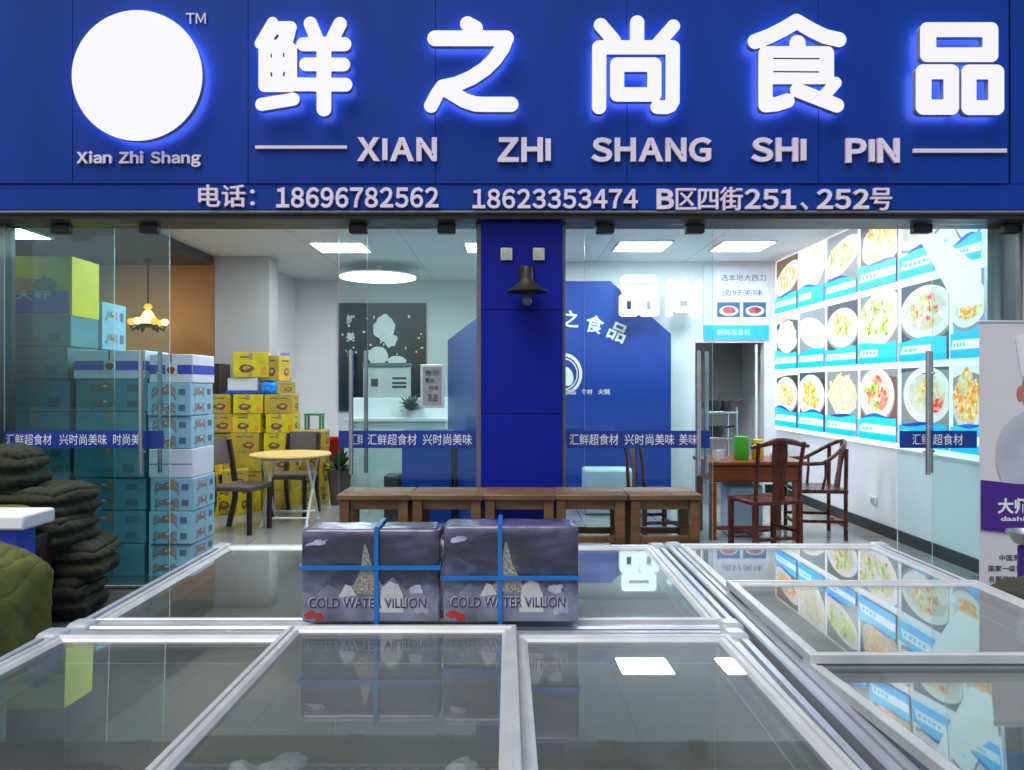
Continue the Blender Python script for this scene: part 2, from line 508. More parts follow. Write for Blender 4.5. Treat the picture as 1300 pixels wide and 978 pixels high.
# ------------------------------------------------------------------ the ground
mb = MB(); mb.add([(-40, -40, 0), (40, -40, 0), (40, 40, 0), (-40, 40, 0)], [(0, 1, 2, 3)], M['pave'])
tag(mb.link('street_paving', smooth=0), 'grey street paving in front of the shop', kind='structure')
mb = MB(); mb.add([(-6.1, 5.42, 0.006), (3.7, 5.42, 0.006), (3.7, 12.1, 0.006), (-6.1, 12.1, 0.006)], [(0, 1, 2, 3)], M['floor'])
tag(mb.link('floor', smooth=0), 'polished grey tiled floor inside the shop', kind='structure')

# ------------------------------------------------------------------ the shop building
XR, CEIL = 3.65, 3.15
shop = thing('shop_building', 'two-bay shop front with a blue pillar between glass doors and a lit white interior', 'building', (0, 5.5, 0))
def wall(name, a, b, m, **k): return MB().box(a, b, m).link(name, shop, **k)
wall('upper_wall', (-8, 5.30, 2.68), (8, 5.62, 5.2), M['wall'])
wall('end_wall', (-8, 5.30, 0), (-3.70, 5.62, 2.677), M['wall'])
wall('end_wall', (3.72, 5.30, 0), (8, 5.62, 2.677), M['wall'])
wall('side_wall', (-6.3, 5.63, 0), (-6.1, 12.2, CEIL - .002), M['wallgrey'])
wall('side_wall', (XR, 5.63, 0), (XR + .2, 12.2, CEIL - .002), M['wall'])
wall('ceiling', (-6.3, 5.63, CEIL), (XR + .2, 12.3, CEIL + .15), M['ceil'])
wall('roof', (-8, 5.3, 5.2), (8, 12.5, 5.35), M['wallgrey'])
wall('back_wall', (-3.6, 12.0, 0), (0.4, 12.2, CEIL - .003), M['wall'])
wall('back_wall', (0.40, 10.2, 0), (2.55, 10.35, CEIL - .003), M['wall'])
wall('back_wall', (3.49, 10.2, 0), (XR - .002, 10.35, CEIL - .003), M['wall'])
wall('door_header', (2.552, 10.2, 2.05), (3.488, 10.35, CEIL - .004), M['wall'])
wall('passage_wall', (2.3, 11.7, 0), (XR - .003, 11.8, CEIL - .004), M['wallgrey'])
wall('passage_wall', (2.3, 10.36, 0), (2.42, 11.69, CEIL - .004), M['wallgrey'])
wall('inner_wall', (0.25, 10.36, 0), (0.398, 11.99, CEIL - .004), M['wall'])
wall('inner_wall', (-3.6, 10.12, 0), (-3.4, 11.99, CEIL - .004), M['wall'])
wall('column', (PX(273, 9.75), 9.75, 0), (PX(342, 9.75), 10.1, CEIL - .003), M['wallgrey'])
wall('back_wall', (-6.1, 9.9, 0), (PX(273, 9.75) - .002, 10.1, CEIL - .006), M['orange'])
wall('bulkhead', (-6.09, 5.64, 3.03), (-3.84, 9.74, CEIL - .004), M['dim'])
wall('skirting', (XR - .018, 5.64, 0.007), (XR - .001, 10.19, 0.115), M['base'])
wall('skirting', (3.50, 10.182, 0.007), (XR - .02, 10.199, 0.115), M['base'])
wall('threshold', (-3.699, 5.36, 0.008), (3.719, 5.62, 0.03), M['steel'], bevel=.004)
mb = MB()
mb.box((-3.72, 5.27, 2.636), (3.72, 5.62, 2.676), M['darkrail'])
mb.link('door_rail', shop, bevel=.003)
wall('rail_trim', (-3.9, 5.215, 2.668), (3.9, 5.268, 2.683), M['trim'], bevel=.003)
for a, b in ((-3.715, -3.685), (PX(605, 5.42), PX(611, 5.42)), (PX(713.5, 5.42), PX(718, 5.42)), (3.69, 3.715)):
    MB().box((a, 5.40, 0.031), (b, 5.60, 2.634), M['jamb']).link('jamb', shop, bevel=.003)
# pillar: three blue cladding panels on a core
pl, pr = PX(610.5, 5.33), PX(714.5, 5.33)
wall('pillar', (pl + .004, 5.345, 0), (pr - .004, 5.75, 2.633), M['seam'])
zz = [0.0, PZ(526, 5.33), PZ(394, 5.33), 2.634]
for a, b in zip(zz[:-1], zz[1:]):
    MB().box((pl, 5.33, a + .003), (pr, 5.344, b - .003), M['blue2']).link('pillar_panel', shop, bevel=.003)
# fixed panes behind the sliding doors
def pane(mb, x0, x1, y, z0, z1, m, t=0.010):
    mb.box((x0, y, z0), (x1, y + t, z1), m)
    k = mb.slot(M['gedge'])
    for i in (-1, -3): mb.mi[i] = k
for a, b, m in ((5, 145, 'glass_left'), (466, 606, 'glass_clear'), (718, 742, 'glass_clear'), (1184, 1292, 'glass_clear')):
    mb = MB(); pane(mb, PX(a, 5.56), PX(b, 5.56), 5.56, 0.031, 2.634, M[m]); mb.link('glass_pane', shop, smooth=0)
# pipe beside the passage
mb = MB(); mb.tube([(PX(962, 10.1), 10.16, 0.7), (PX(962, 10.1), 10.16, 2.02)], 0.018, M['white']); mb.link('pipe', shop)

# ------------------------------------------------------------------ ceiling lights
def panel_light(x, y, label, z=CEIL, sx=.6, sy=.6):
    t = thing('ceiling_light', label, 'ceiling light', (x, y, z), 'square ceiling light panels')
    mb = MB(); mb.ring(x - sx/2 - .02, x + sx/2 + .02, y - sy/2 - .02, y + sy/2 + .02, [(0, z - .002), (0, z - .022), (.02, z - .022), (.02, z - .002)], M['white']); mb.link('frame', t)
    mb = MB(); mb.box((x - sx/2, y - sy/2, z - .016), (x + sx/2, y + sy/2, z - .003), M['lamp']); mb.link('diffuser', t, smooth=0)
panel_light(PX(433, 9.07), 9.07, 'square white ceiling light seen through the left doorway, before the round lamp')
panel_light(PX(624, 9.07), 9.07, 'square white ceiling light half hidden by the blue pillar')
panel_light(PX(815, 9.0), 9.0, 'square white ceiling light above the reflected letters before the blue partition')
panel_light(PX(942, 9.0), 9.0, 'square white ceiling light above the white food poster')
panel_light(-5.12, 7.6, 'square white ceiling light above the tall cartons at far left', z=3.03)
panel_light(-2.2, 6.5, 'added unseen square fill light just inside the left doorway above the cartons')  # front row of panels added out of view to brighten the front interior
panel_light(-.75, 6.5, 'added unseen square fill light just inside the glass left of the pillar')
panel_light(2.2, 6.5, 'added unseen square fill light just inside the right doorway above the tea table')
t = thing('round_ceiling_lamp', 'big round white ceiling lamp in front of the dark mural wall', 'ceiling light', (PX(480, 10.6), 10.6, CEIL))
mb = MB(); mb.lathe([(.05, 0), (.05, -.12)], (PX(480, 10.6), 10.6, CEIL - .001), M['white']); mb.link('stem', t)
mb = MB(); mb.lathe([(.001, -.130), (.54, -.130), (.54, -.149), (.001, -.149)], (PX(480, 10.6), 10.6, CEIL), M['white'], 40); mb.link('lamp_pan', t)
mb = MB(); mb.lathe([(.53, -.150), (.53, -.165), (.50, -.172), (.001, -.172)], (PX(480, 10.6), 10.6, CEIL), emit('round lamp diffuser', (1, 1, 1, 1), 3.5), 40); mb.link('shade', t)

# ------------------------------------------------------------------ the sign
FY = 5.20
sign = thing('shop_sign', 'long dark blue shop sign with big glowing white characters and phone numbers', 'shop sign', (0, FY, PZ(268, FY)))
zsplit = PZ(233, FY)
seams = [-70, 92, 315, 553, 796, 1039, 1281]
for a, b in zip(seams[:-1], seams[1:]):
    MB().box((PX(a, FY) + .0015, FY, zsplit), (PX(b, FY) - .0015, FY + .05, 4.60), M['blue']).link('sign_panel', sign, bevel=.002)
LY = 5.210
for a, b in ((-70, 1076), (1076, 1380)):
    MB().box((PX(a, LY) + .001, LY, 2.686), (PX(b, LY) - .001, LY + .05, zsplit - .004), M['blue']).link('sign_panel', sign, bevel=.002)
MB().box((PX(1283, LY), LY, zsplit - .001), (PX(1380, LY), LY + .05, 4.60), M['blue']).link('sign_panel', sign, bevel=.002)
MB().box((PX(-70, LY) + .01, LY + .052, 2.687), (PX(1380, LY) - .01, 5.298, 4.58), M['seam']).link('backing', sign)

M['letter'] = emit('lit letter face', (1.0, 0.98, 1.0, 1), 0.39)
M['halo'] = emit('lit letter back', (0.66, 0.62, 1.0, 1), 4.5)
M['lside'] = mat('letter side', (0.42, 0.44, 0.42, 1), 0.4, metal=0.3)
GAP, TH = 0.05, 0.045
def big_letter(shapes, holes, ox, oy, name='letter'):
    vs, fs = loops_to_mesh(loops_of(shapes, holes))
    mb = MB()
    yf = FY - GAP - TH
    def wp(p):
        px, py = ox + p[0] / 6.52, oy + p[1] / 6.52
        return (PX(px, yf), FY - GAP - TH / 2 - p[2] * TH / 2, PZ(py, yf))
    pts = [wp(v) for v in vs]
    o = len(mb.v); mb.v += pts
    for m in ('letter', 'lside', 'halo'): mb.slot(M[m])
    for f, nz in fs:
        mb.f.append(list(f)); mb.mi.append(0 if pts[f[0]][1] == pts[f[1]][1] == pts[f[2]][1] and pts[f[0]][1] < FY - GAP - TH / 2 else 2 if pts[f[0]][1] == pts[f[1]][1] == pts[f[2]][1] else 1)
    return mb.link(name, sign, smooth=30)
c_, b_ = 'c', 'b'
GL = {
 'xian': (310, 10, [(c_, [(235, 122), (132, 296)], 46), (c_, [(235, 165), (383, 163)], 52), (c_, [(383, 163), (352, 290)], 50), (b_, 140, 180, 400, 400, 10), (b_, 118, 290, 438, 698, 52),
    (c_, [(145, 800), (405, 757)], 54), (c_, [(548, 130), (592, 240)], 56), (c_, [(793, 134), (735, 250)], 57), (c_, [(490, 302), (829, 302)], 58),
    (c_, [(512, 468), (820, 470)], 57), (c_, [(420, 634), (838, 637)], 57), (c_, [(660, 300), (660, 838)], 61)],
    [(c_, [(258, 256), (276, 232)], 11), (c_, [(223, 385), (225, 408)], 6), (c_, [(328, 378), (326, 405)], 6), (c_, [(222, 538), (228, 566)], 7), (c_, [(330, 536), (327, 564)], 7)]),
 'zhi': (530, 10, [(c_, [(415, 134), (478, 168)], 63), (c_, [(146, 253), (733, 253)], 65), (c_, [(733, 253), (705, 330), (640, 425), (560, 505), (450, 578), (330, 630), (215, 655)], 62),
    (c_, [(205, 655), (160, 720), (112, 812)], 58), (c_, [(215, 660), (300, 715), (390, 768), (480, 797), (560, 800), (773, 800)], 63)], []),
 'shang': (740, 10, [(c_, [(450, 122), (448, 300)], 59), (c_, [(148, 144), (256, 270)], 58), (c_, [(750, 152), (620, 300)], 55), (c_, [(134, 822), (136, 328), (744, 328), (742, 775)], 59),
    (c_, [(742, 770), (725, 810), (690, 824), (616, 822)], 57), (b_, 225, 411, 651, 778, 60)], [(b_, 342, 530, 533, 658, 4)]),
 'shi': (940, 10, [(c_, [(122, 280), (240, 235), (355, 178), (465, 112), (590, 185), (700, 238), (815, 264)], 62), (c_, [(473, 292), (473, 360)], 66), (b_, 150, 318, 775, 633, 56),
    (c_, [(208, 390), (208, 806)], 59), (c_, [(210, 806), (300, 798), (388, 770)], 60), (c_, [(470, 682), (798, 808)], 60), (c_, [(788, 622), (705, 715)], 50)],
    [(c_, [(274, 420), (652, 422)], 6), (c_, [(274, 529), (648, 532)], 6)]),
 'pin': (1150, 10, [(b_, 118, 120, 766, 450, 58), (b_, 82, 468, 441, 886, 62), (b_, 460, 470, 815, 888, 62)],
    [(b_, 252, 243, 635, 328, 3), (b_, 213, 592, 312, 760, 3), (b_, 585, 593, 683, 766, 3)]),
}
for k in GL: big_letter(GL[k][2], GL[k][3], GL[k][0], GL[k][1])
# blank round logo light
yf = FY - GAP - TH
mb = MB(); lc = (PX(174, yf), PZ(96, yf)); rr = 83 / F * yf
for pr_, d0, d1 in ((None, 0, 0),):
    n = 96; a = [2 * math.pi * i / n for i in range(n)]
    front = [(lc[0] + rr * math.cos(q), yf, lc[1] + rr * math.sin(q)) for q in a]; back = [(x, yf + TH, z) for x, _, z in front]
    mb.add(front, [tuple(range(n))], M['letter']); mb.add(back, [tuple(range(n))[::-1]], M['halo'])
    mb.add(front + back, [(i, (i + 1) % n, n + (i + 1) % n, n + i) for i in range(n)], M['lside'])
mb.link('round_logo', sign)
SF = lambda u, v, d: (u, FY - d, v)
LF = lambda u, v, d: (u, LY - d, v)
def sign_text(body, x0, y0, x1, y1, surf, Yp, weight=0.038, th=0.022, m='lilac', gap=.09):
    """raised sign writing, letter by letter from the heavy sans face, fitted to its box on the board"""
    items, x = [], 0.0
    for ch in body:
        if ch == ' ': x += .45; continue
        cjk = ord(ch) > 255
        if ch == 'I':
            vs = [(u, v, d) for d in (-.5, .5) for u, v in ((0, 0), (.165, 0), (.165, .733), (0, .733))]; fs = [(3, 2, 1, 0), (4, 5, 6, 7), (0, 1, 5, 4), (1, 2, 6, 5), (2, 3, 7, 6), (3, 0, 4, 7)]
        else: vs, fs = text_data(ch if cjk else chr(ord(ch) + 0xFEE0), 0.0 if cjk else weight * (.70 if ch.isdigit() else 1), 0.5)
        lo, hi = min(v[0] for v in vs), max(v[0] for v in vs)
        if ch in '：、': lo, hi = lo - .12, hi + .30
        if not cjk: vs = [(lo + (v[0] - lo) * 1.12, v[1], v[2]) for v in vs]; hi = lo + (hi - lo) * 1.12
        items.append((x - lo, vs, fs, cjk)); x += hi - lo + gap
    W_ = x - gap
    ys = [v[1] for _, vs, _, _ in items for v in vs]; y_lo, y_hi = min(ys), max(ys)
    u0, u1, v0, v1 = PX(x0, Yp), PX(x1, Yp), PZ(y1, Yp), PZ(y0, Yp)
    ax, ay = (u1 - u0) / W_, (v1 - v0) / (y_hi - y_lo)
    mb = MB()
    for dx, vs, fs, cjk in items:
        sh = ((0, 0), (-.016, 0), (.016, 0), (0, .014), (0, -.014)) if cjk else ((0, 0),)
        for i, (sx, sy) in enumerate(sh):
            mb.add([surf(u0 + (v[0] + dx + sx) * ax, v0 + (v[1] - y_lo + sy) * ay, .004 + (v[2] + .5) * (th - .0004 * i)) for v in vs], fs, M[m])
    mb.link('lettering', sign, smooth=0, fix=False)
sign_text('XIAN', 454, 176, 555, 206, SF, FY)
sign_text('ZHI', 632, 176, 699, 207, SF, FY)
sign_text('SHANG', 750, 176, 902, 207, SF, FY)
sign_text('SHI', 952, 176, 1022, 207, SF, FY)
sign_text('PIN', 1072, 177, 1140, 208, SF, FY)
sign_text('TM', 237, 18, 262, 31, SF, FY, 0.0, 0.01)
sign_text('Xian Zhi Shang', 99, 193, 256, 213, SF, FY, 0.03, 0.015)
sign_text('电话：', 254, 236, 334, 264, LF, LY)
sign_text('18696782562', 352, 239, 557, 265, LF, LY)
sign_text('18623353474', 600, 241, 809, 266, LF, LY)
sign_text('B区四街251、252号', 833, 239, 1130, 268, LF, LY)
for x0, x1, y0, y1 in ((325, 441, 186, 190), (1158, 1276, 190, 195)):
    MB().box((PX(x0, FY), FY - .02, PZ(y1, FY)), (PX(x1, FY), FY - .001, PZ(y0, FY)), M['lilac']).link('dash_bar', sign)

# ------------------------------------------------------------------ sliding glass doors
BAND = (PZ(569, 5.43), PZ(547, 5.43))
def door(a, b, gm, clips, hx_, band, words, label):
    Y = 5.43
    t = thing('sliding_door', label, 'glass door', (PX((a + b) / 2, Y), Y, 0.03), 'glass sliding doors')
    mb = MB(); pane(mb, PX(a, Y), PX(b, Y), Y, 0.034, 2.63, M[gm], 0.012); mb.link('glass_pane', t, smooth=0)
    for c in clips:
        x = PX(c, Y)
        mb = MB(); mb.box((x - .066, Y - .03, 2.565), (x + .066, Y + .042, 2.632), M['black']); mb.link('clamp', t, bevel=.008)
    for yo, xo in ((-.062, 0), (.052, .085)):
        x = PX(hx_, Y) + xo
        mb = MB()
        z0, z1 = PZ(603, Y) + .01, PZ(446, Y)
        mb.tube([(x, Y + yo, z0), (x, Y + yo, z1)], .016, M['steel'], 14)
        for z in (z0 + .16, z1 - .16): mb.tube([(x, Y + yo, z), (x, Y + (0 if yo < 0 else .012), z)], .009, M['steel'], 10)
        mb.link('handle', t)
    if band:
        mb = MB(); mb.box((PX(band[0], Y), Y - .003, BAND[0]), (PX(band[1], Y), Y - .0012, BAND[1]), M['band']); bo = mb.link('band_sticker', t, smooth=0)
        for body, u0, u1 in words:
            mb = MB(); text(mb, body, PX(u0, Y), PZ(565, Y), PX(u1, Y), PZ(551, Y), lambda u, v, d: (u, Y - .0045, v), M['bandtext'], 0.0)
            mb.link('lettering', bo, smooth=0)
door(5, 215, 'glass_teal', (78, 190), 184, (6, 208), [('汇鲜超食材', 8, 66), ('兴时尚美味', 76, 136), ('时尚美', 144, 178)], 'dark teal glass sliding door in front of the carton stacks at far left')
door(430, 604, 'glass_pale', (455, 567), 448, (430, 604), [('汇鲜', 446, 461), ('汇鲜超食材', 467, 529), ('兴时尚美味', 537, 599)], 'glass sliding door left of the blue pillar with a paper notice on it')
door(742, 905, 'glass_pale', (768, 882), 884, (720, 901), [('汇鲜超食材', 723, 785), ('兴时尚美味', 793, 856), ('美味', 862, 885)], 'glass sliding door right of the blue pillar with reflected letters behind it')
door(1140, 1291, 'glass_pale', (1170, 1284), 1172, (1142, 1240), [('汇鲜', 1158, 1180), ('超食材', 1184, 1222)], 'glass sliding door in front of the lit food menu wall at far right')

# papers fixed to the left door
t = thing('notice_board', 'grey framed notice with black writing hung on the door left of the pillar', 'notice', (PX(549, 5.42), 5.42, PZ(518, 5.42)))
Y = 5.428
mb = MB(); mb.box((PX(534, Y), Y - .012, PZ(518, Y)), (PX(564, Y), Y - .001, PZ(463, Y)), M['alu']); mb.link('frame', t, bevel=.003)
M['oldpaper'] = mat('grey notice paper', (0.26, 0.29, 0.30, 1), 0.6, var=.15, scale=20)
mb = MB(); mb.box((PX(537, Y), Y - .014, PZ(515, Y)), (PX(561, Y), Y - .0122, PZ(466, Y)), M['oldpaper']); p = mb.link('sheet', t)
mb = MB()
for i, (s_, y0, y1, a, b) in enumerate((('告示', 470, 477, 540, 558), ('营业', 480, 486, 540, 552), ('时间', 490, 495, 545, 556), ('冻品', 500, 510, 543, 556))):
    text(mb, s_, PX(a, Y), PZ(y1, Y), PX(b, Y), PZ(y0, Y), lambda u, v, d: (u, Y - .016, v), M['black'], 0.01)
mb.link('lettering', p, smooth=0)

# pillar lamp and square fittings
t = thing('wall_lamp', 'dark bronze wall lamp with a conical shade on the blue pillar', 'lamp', (PX(668, 5.2), 5.33, PZ(352, 5.2)))
M['bronze'] = mat('dark bronze', (0.022, 0.018, 0.014, 1), 0.5, metal=0.4, var=0.2)
lx, ly = PX(669, 5.17), 5.17
mb = MB(); mb.lathe([(0.001, .02), (.055, .02), (.055, 0)], (0, 0, 0), M['bronze'])
mb = MB(); mb.box((lx - .05, 5.305, PZ(355, 5.3)), (lx + .05, 5.328, PZ(337, 5.3)), M['bronze']); mb.link('wall_plate', t, bevel=.008)
mb = MB(); mb.tube([(lx, 5.31, PZ(346, 5.3)), (lx, 5.24, PZ(341, 5.25)), (lx, ly, PZ(345, ly))], .016, M['bronze']); mb.link('arm', t)
mb = MB()
z0 = PZ(371, ly)
mb.lathe([(.143, 0), (.143, .006), (.10, .034), (.052, .072), (.043, .10), (.040, .16), (.030, .175), (.001, .177)], (lx, ly, z0), M['bronze'], 36)
mb.lathe([(.141, .001), (.097, .028), (.045, .068)], (lx, ly, z0), M['bronze'], 36)
mb.link('lamp_shade', t)
mb = MB(); mb.lathe([(.03, .05), (.03, -.01), (.024, -.02)], (lx, ly, z0), M['bronze']); mb.link('socket', t)
M['bulb'] = mat('clear bulb', (0.12, 0.14, 0.20, 1), 0.1)
mb = MB(); mb.lathe([(.018, -.018), (.034, -.045), (.036, -.07), (.022, -.092), (.001, -.098)], (lx, ly, z0), M['bulb']); mb.link('bulb', t)
M['metalpl'] = mat('pale metal plate', (0.55, 0.56, 0.42, 1), 0.35, metal=0.4, var=0.25, scale=60)
for px, s_ in ((643, 'left'), (684, 'right')):
    t = thing('sensor_plate', f'small square pale plate on the pillar, {s_} one of two above the wall lamp', 'plate', (PX(px, 5.32), 5.325, PZ(323, 5.32)), 'square plates on the pillar')
    mb = MB(); mb.box((PX(px - 7.5, 5.32), 5.31, PZ(331, 5.32)), (PX(px + 7.5, 5.32), 5.329, PZ(315, 5.32)), M['metalpl']); mb.link('plate', t, bevel=.004)
    mb = MB()
    for dx in (-4, 0, 4): mb.box((PX(px + dx - 1, 5.3), 5.306, PZ(328, 5.3)), (PX(px + dx + 1, 5.3), 5.309, PZ(318, 5.3)), M['lside'])
    mb.link('grille', t)

# ------------------------------------------------------------------ the lit menu wall
RW = XR - 0.03
menu = thing('menu_lightbox', 'glowing wall-wide menu of dish photographs on cyan waves along the right wall', 'menu board', (RW, 8, 0.9))
ES = 0.8
E = lambda n, c, s_=ES: emit('menu ' + n, c, s_)
e_white = E('white', (.90, .95, 1, 1), .8); e_cyan = E('cyan', (.0, .38, .85, 1), 1.1); e_blue = E('blue', (.0, .10, .55, 1), 1.0); e_aqua = E('aqua', (.02, .50, .88, 1), .95)
e_plate = E('plate', (.80, .79, .77, 1), .75); e_dark = E('dark', (.035, .022, .022, 1), 1.0); e_grey = E('grey', (.20, .235, .25, 1), .9); e_cap = E('caption', (.80, .92, 1, 1), .9)
e_char = E('charcoal', (.05, .065, .085, 1), 1.0)
foods = [emit_food('menu greens', ['#2f7a08', '#86c018', '#d8e880', '#2a6208'], 1.1, 34), emit_food('menu golden', ['#e0a030', '#c86a10', '#ffe2a0', '#a84c0c'], 1.1, 30),
         emit_food('menu cream', ['#f6e6c0', '#e2cc90', '#bca868', '#f4e8cc'], .75, 26), emit_food('menu mixed', ['#dcc078', '#6f9a1c', '#f0e6c4', '#8e3414'], 1.05, 34),
         emit_food('menu red', ['#c81408', '#e84828', '#f8b8a0', '#880c08'], 1.0, 30), emit_food('menu pale', ['#efece4', '#d8d0bc', '#b8ae96', '#cdc2aa'], 0.72, 12)]
MF = lambda u, v, d: (RW - d, 10.10 - u, v)         # u runs from the far corner towards the street
mb = MB(); mb.box((RW - .001, 5.66, .875), (XR - .002, 10.12, 3.13), e_white); mb.link('backlit_board', menu, smooth=0)
e_shade = E('plate shade', '#8f8a88', .8); e_inner = E('plate inner', '#f6f2ea', .78); e_deep = E('deep blue', (.006, .03, .30, 1), 1.0); e_brown = E('table brown', '#6a5040', .9)
rows = [(.93, 1.62), (1.68, 2.36), (2.43, 3.12)]
rnd = random.Random(4)
for c in range(6):
    u0 = .02 + c * .80; u1 = min(u0 + .745, 4.42)
    for r_, (v0, v1) in enumerate(rows):
        mb = MB(); W_, H_ = u1 - u0, v1 - v0
        k = c * 3 + r_
        clip = lambda poly: [(min(max(x, u0), u1), min(max(y, v0), v1)) for x, y in poly]
        um, vm = u0 + W_ * rnd.uniform(.44, .56), v0 + H_ * rnd.uniform(.60, .66)
        bgm = [e_dark, e_char, e_brown, e_dark, e_grey, e_grey, e_grey, e_char, e_grey, e_brown, e_grey, e_char, e_grey, e_char, e_cap, e_grey, e_cyan, e_cap][k]
        mb.flat(rect(u0, v0, u1, v1), MF, .004, bgm)
        if rnd.random() < .6:
            q = rnd.uniform(.05, .3); mb.flat([(u0, v1 - H_ * q), (u0 + W_ * .5, v1 - H_ * q * .4), (u1, v1 - H_ * rnd.uniform(.02, .22)), (u1, v1), (u0, v1)], MF, .006, rnd.choice([e_grey, e_plate, e_char]))
        style = (0, 2, 1, 0, 1, 3, 2, 0, 1, 0, 3, 2, 0, 0, 1, 2, 1, 0)[k]
        a, b, ro = ((W_ * rnd.uniform(.46, .56), H_ * rnd.uniform(.31, .37), 0), (W_ * .60, H_ * .25, rnd.choice((-.22, .25))), (W_ * .50, H_ * .34, 0), (W_ * .62, H_ * .40, .3))[style]
        if style != 2:
            mb.flat(clip(ell(um, vm - .02, a * 1.05, b * 1.04, 40, ro)), MF, .007, e_shade)
            mb.flat(clip(ell(um, vm, a, b, 40, ro)), MF, .008, e_plate)
            mb.flat(clip(ell(um, vm + .01, a * .76, b * .72, 40, ro)), MF, .010, foods[5])
        else:
            mb.flat(clip(ell(um, vm - .03, a * .95, b * .9, 22, 0, .10, rnd)), MF, .008, foods[5])
        fm = foods[[2, 5, 1, 1, 5, 5, 2, 3, 0, 4, 0, 2, 2, 3, 5, 1, 1, 3][k]]; f2 = foods[[1, 2, 5, 0, 3, 2, 5, 0, 3, 0, 2, 1, 3, 4, 2, 2, 3, 0][k]]
        for i in range((36, 44, 80, 50)[style]):
            q = rnd.uniform(0, 2 * math.pi); s_ = math.sqrt(rnd.random()); ex = (.55, .66, .80, .70)[style]
            mb.flat(clip(ell(um + a * ex * s_ * math.cos(q), vm + .015 + b * ex * s_ * math.sin(q), rnd.uniform(.016, .06), rnd.uniform(.012, .04), 8, rnd.uniform(0, 3), .35, rnd)), MF, .012 + i * .00012, fm if rnd.random() < .72 else f2)
        if k in (9, 3, 0, 12):
            mb.flat(clip(ell(um + a * .5, vm - b * .35, .10, .05, 14, .5, .15, rnd)), MF, .023, foods[4 if k in (9, 12) else 1])
            mb.flat(clip(ell(um, vm + b * .3, .07, .045, 14, .5, .15, rnd)), MF, .024, foods[0 if k == 9 else 1])
        # printed footer: dark lens under the plate, pale aqua band, white caption, cyan stripe
        h = H_ * rnd.uniform(.26, .33); n = 16; sl = rnd.uniform(-.05, .06)
        top = [(u0 + W_ * i / n, v0 + h + sl * (i / n - .5) + .012 * math.sin(math.pi * 2 * i / n + k * 1.3)) for i in range(n + 1)]
        if k % 3 != 1:
            mb.flat(clip([(u0, v0 + h * .5), (u1, v0 + h * .5)] + [(x, y + .035 * math.sin(math.pi * min(1, max(0, (x - u0) / W_ * 1.3 - .1 * (k % 4))))) for x, y in top[::-1]]), MF, .0255, e_blue if k % 2 else e_deep)
        mb.flat([(u0, v0), (u1, v0)] + top[::-1], MF, .027, e_cyan if k % 4 == 0 else e_aqua)
        mb.flat(rect(u0, v0, u1, v0 + h * .26), MF, .0285, e_cyan)
        u2 = u1 - W_ * rnd.choice([.0, .0, .3, .45])
        mb.flat([(u0 + W_ * .04, v0 + h * .34), (u2, v0 + h * .34), (u2, v0 + h * .68), (u0 + W_ * .10, v0 + h * .70)], MF, .030, e_cap)
        for i in range(rnd.randint(3, 5)):
            mb.flat(rect(u0 + W_ * (.14 + .1 * i), v0 + h * .44, u0 + W_ * (.20 + .1 * i), v0 + h * .58), MF, .0315, e_aqua)
        mb.link('menu_panel', menu, smooth=0, fix=False)
mb = MB(); mb.box((RW - .02, 5.62, .868), (XR - .002, 5.658, 3.135), M['alu']); mb.link('end_cap', menu)
mb = MB(); mb.prism([(0, 0), (.03, 0), (1.05, -.62), (1.05, -.9), (.75, -.9)], lambda u, v, d: (RW - d, 6.72 - u, 2.98 + v), .034, .038, e_white); mb.link('white_swoosh', menu, smooth=0)

# white poster above the passage
Y = 10.19
po = thing('food_poster', 'white poster with blue writing and two meat photos above the dark passage', 'poster', (PX(940, Y), Y, PZ(432, Y)))
PF = lambda u, v, d: (PX(u, Y), Y - d, PZ(v, Y))
M['pwhite'] = mat('poster white', (0.78, 0.82, 0.90, 1), 0.5); M['pcyan'] = mat('poster cyan', (0.03, 0.50, 0.72, 1), 0.5); M['pblue'] = mat('poster blue ink', (0.04, 0.14, 0.30, 1), 0.6)
mb = MB(); mb.prism(rect(893, 432, 976, 338), PF, .002, .012, M['pwhite']); b0 = mb.link('sheet', po, smooth=0)
mb = MB(); mb.prism(rect(893, 431.5, 975.5, 413), PF, .0125, .0145, M['pcyan']); mb.link('cyan_strip', po, smooth=0)
for s_, u0, v0, u1, v1 in (('选本地大西刀', 915, 349, 972, 357), ('卤好美味', 917, 368, 968, 376)):
    mb = MB(); text(mb, s_, u0, -v1, u1, -v0, lambda u, v, d: (PX(u, Y), Y - .0135, PZ(-v, Y)), M['pblue'], 0.0); mb.link('lettering', po, smooth=0)
mb = MB(); text(mb, '新鲜冻食材', 910, -426, 952, -418, lambda u, v, d: (PX(u, Y), Y - .016, PZ(-v, Y)), M['pwhite'], 0.0)
mb.link('lettering', po, smooth=0)
M['meat'] = mat('meat photo', (0.45, 0.10, 0.14, 1), 0.5, var=0.5, scale=14)
for u0 in (910, 943):
    mb = MB(); mb.prism(rect(u0, 403, u0 + 29, 384), PF, .0125, .0145, M['pblue'])
    mb.flat(ell(u0 + 15, 395, 12, 6.5), PF, .0155, M['paper']); mb.flat(ell(u0 + 15, 394, 8.5, 4.2, 20, 0, .12, rnd), PF, .0165, M['meat']); mb.link('meat_photo', po, smooth=0)

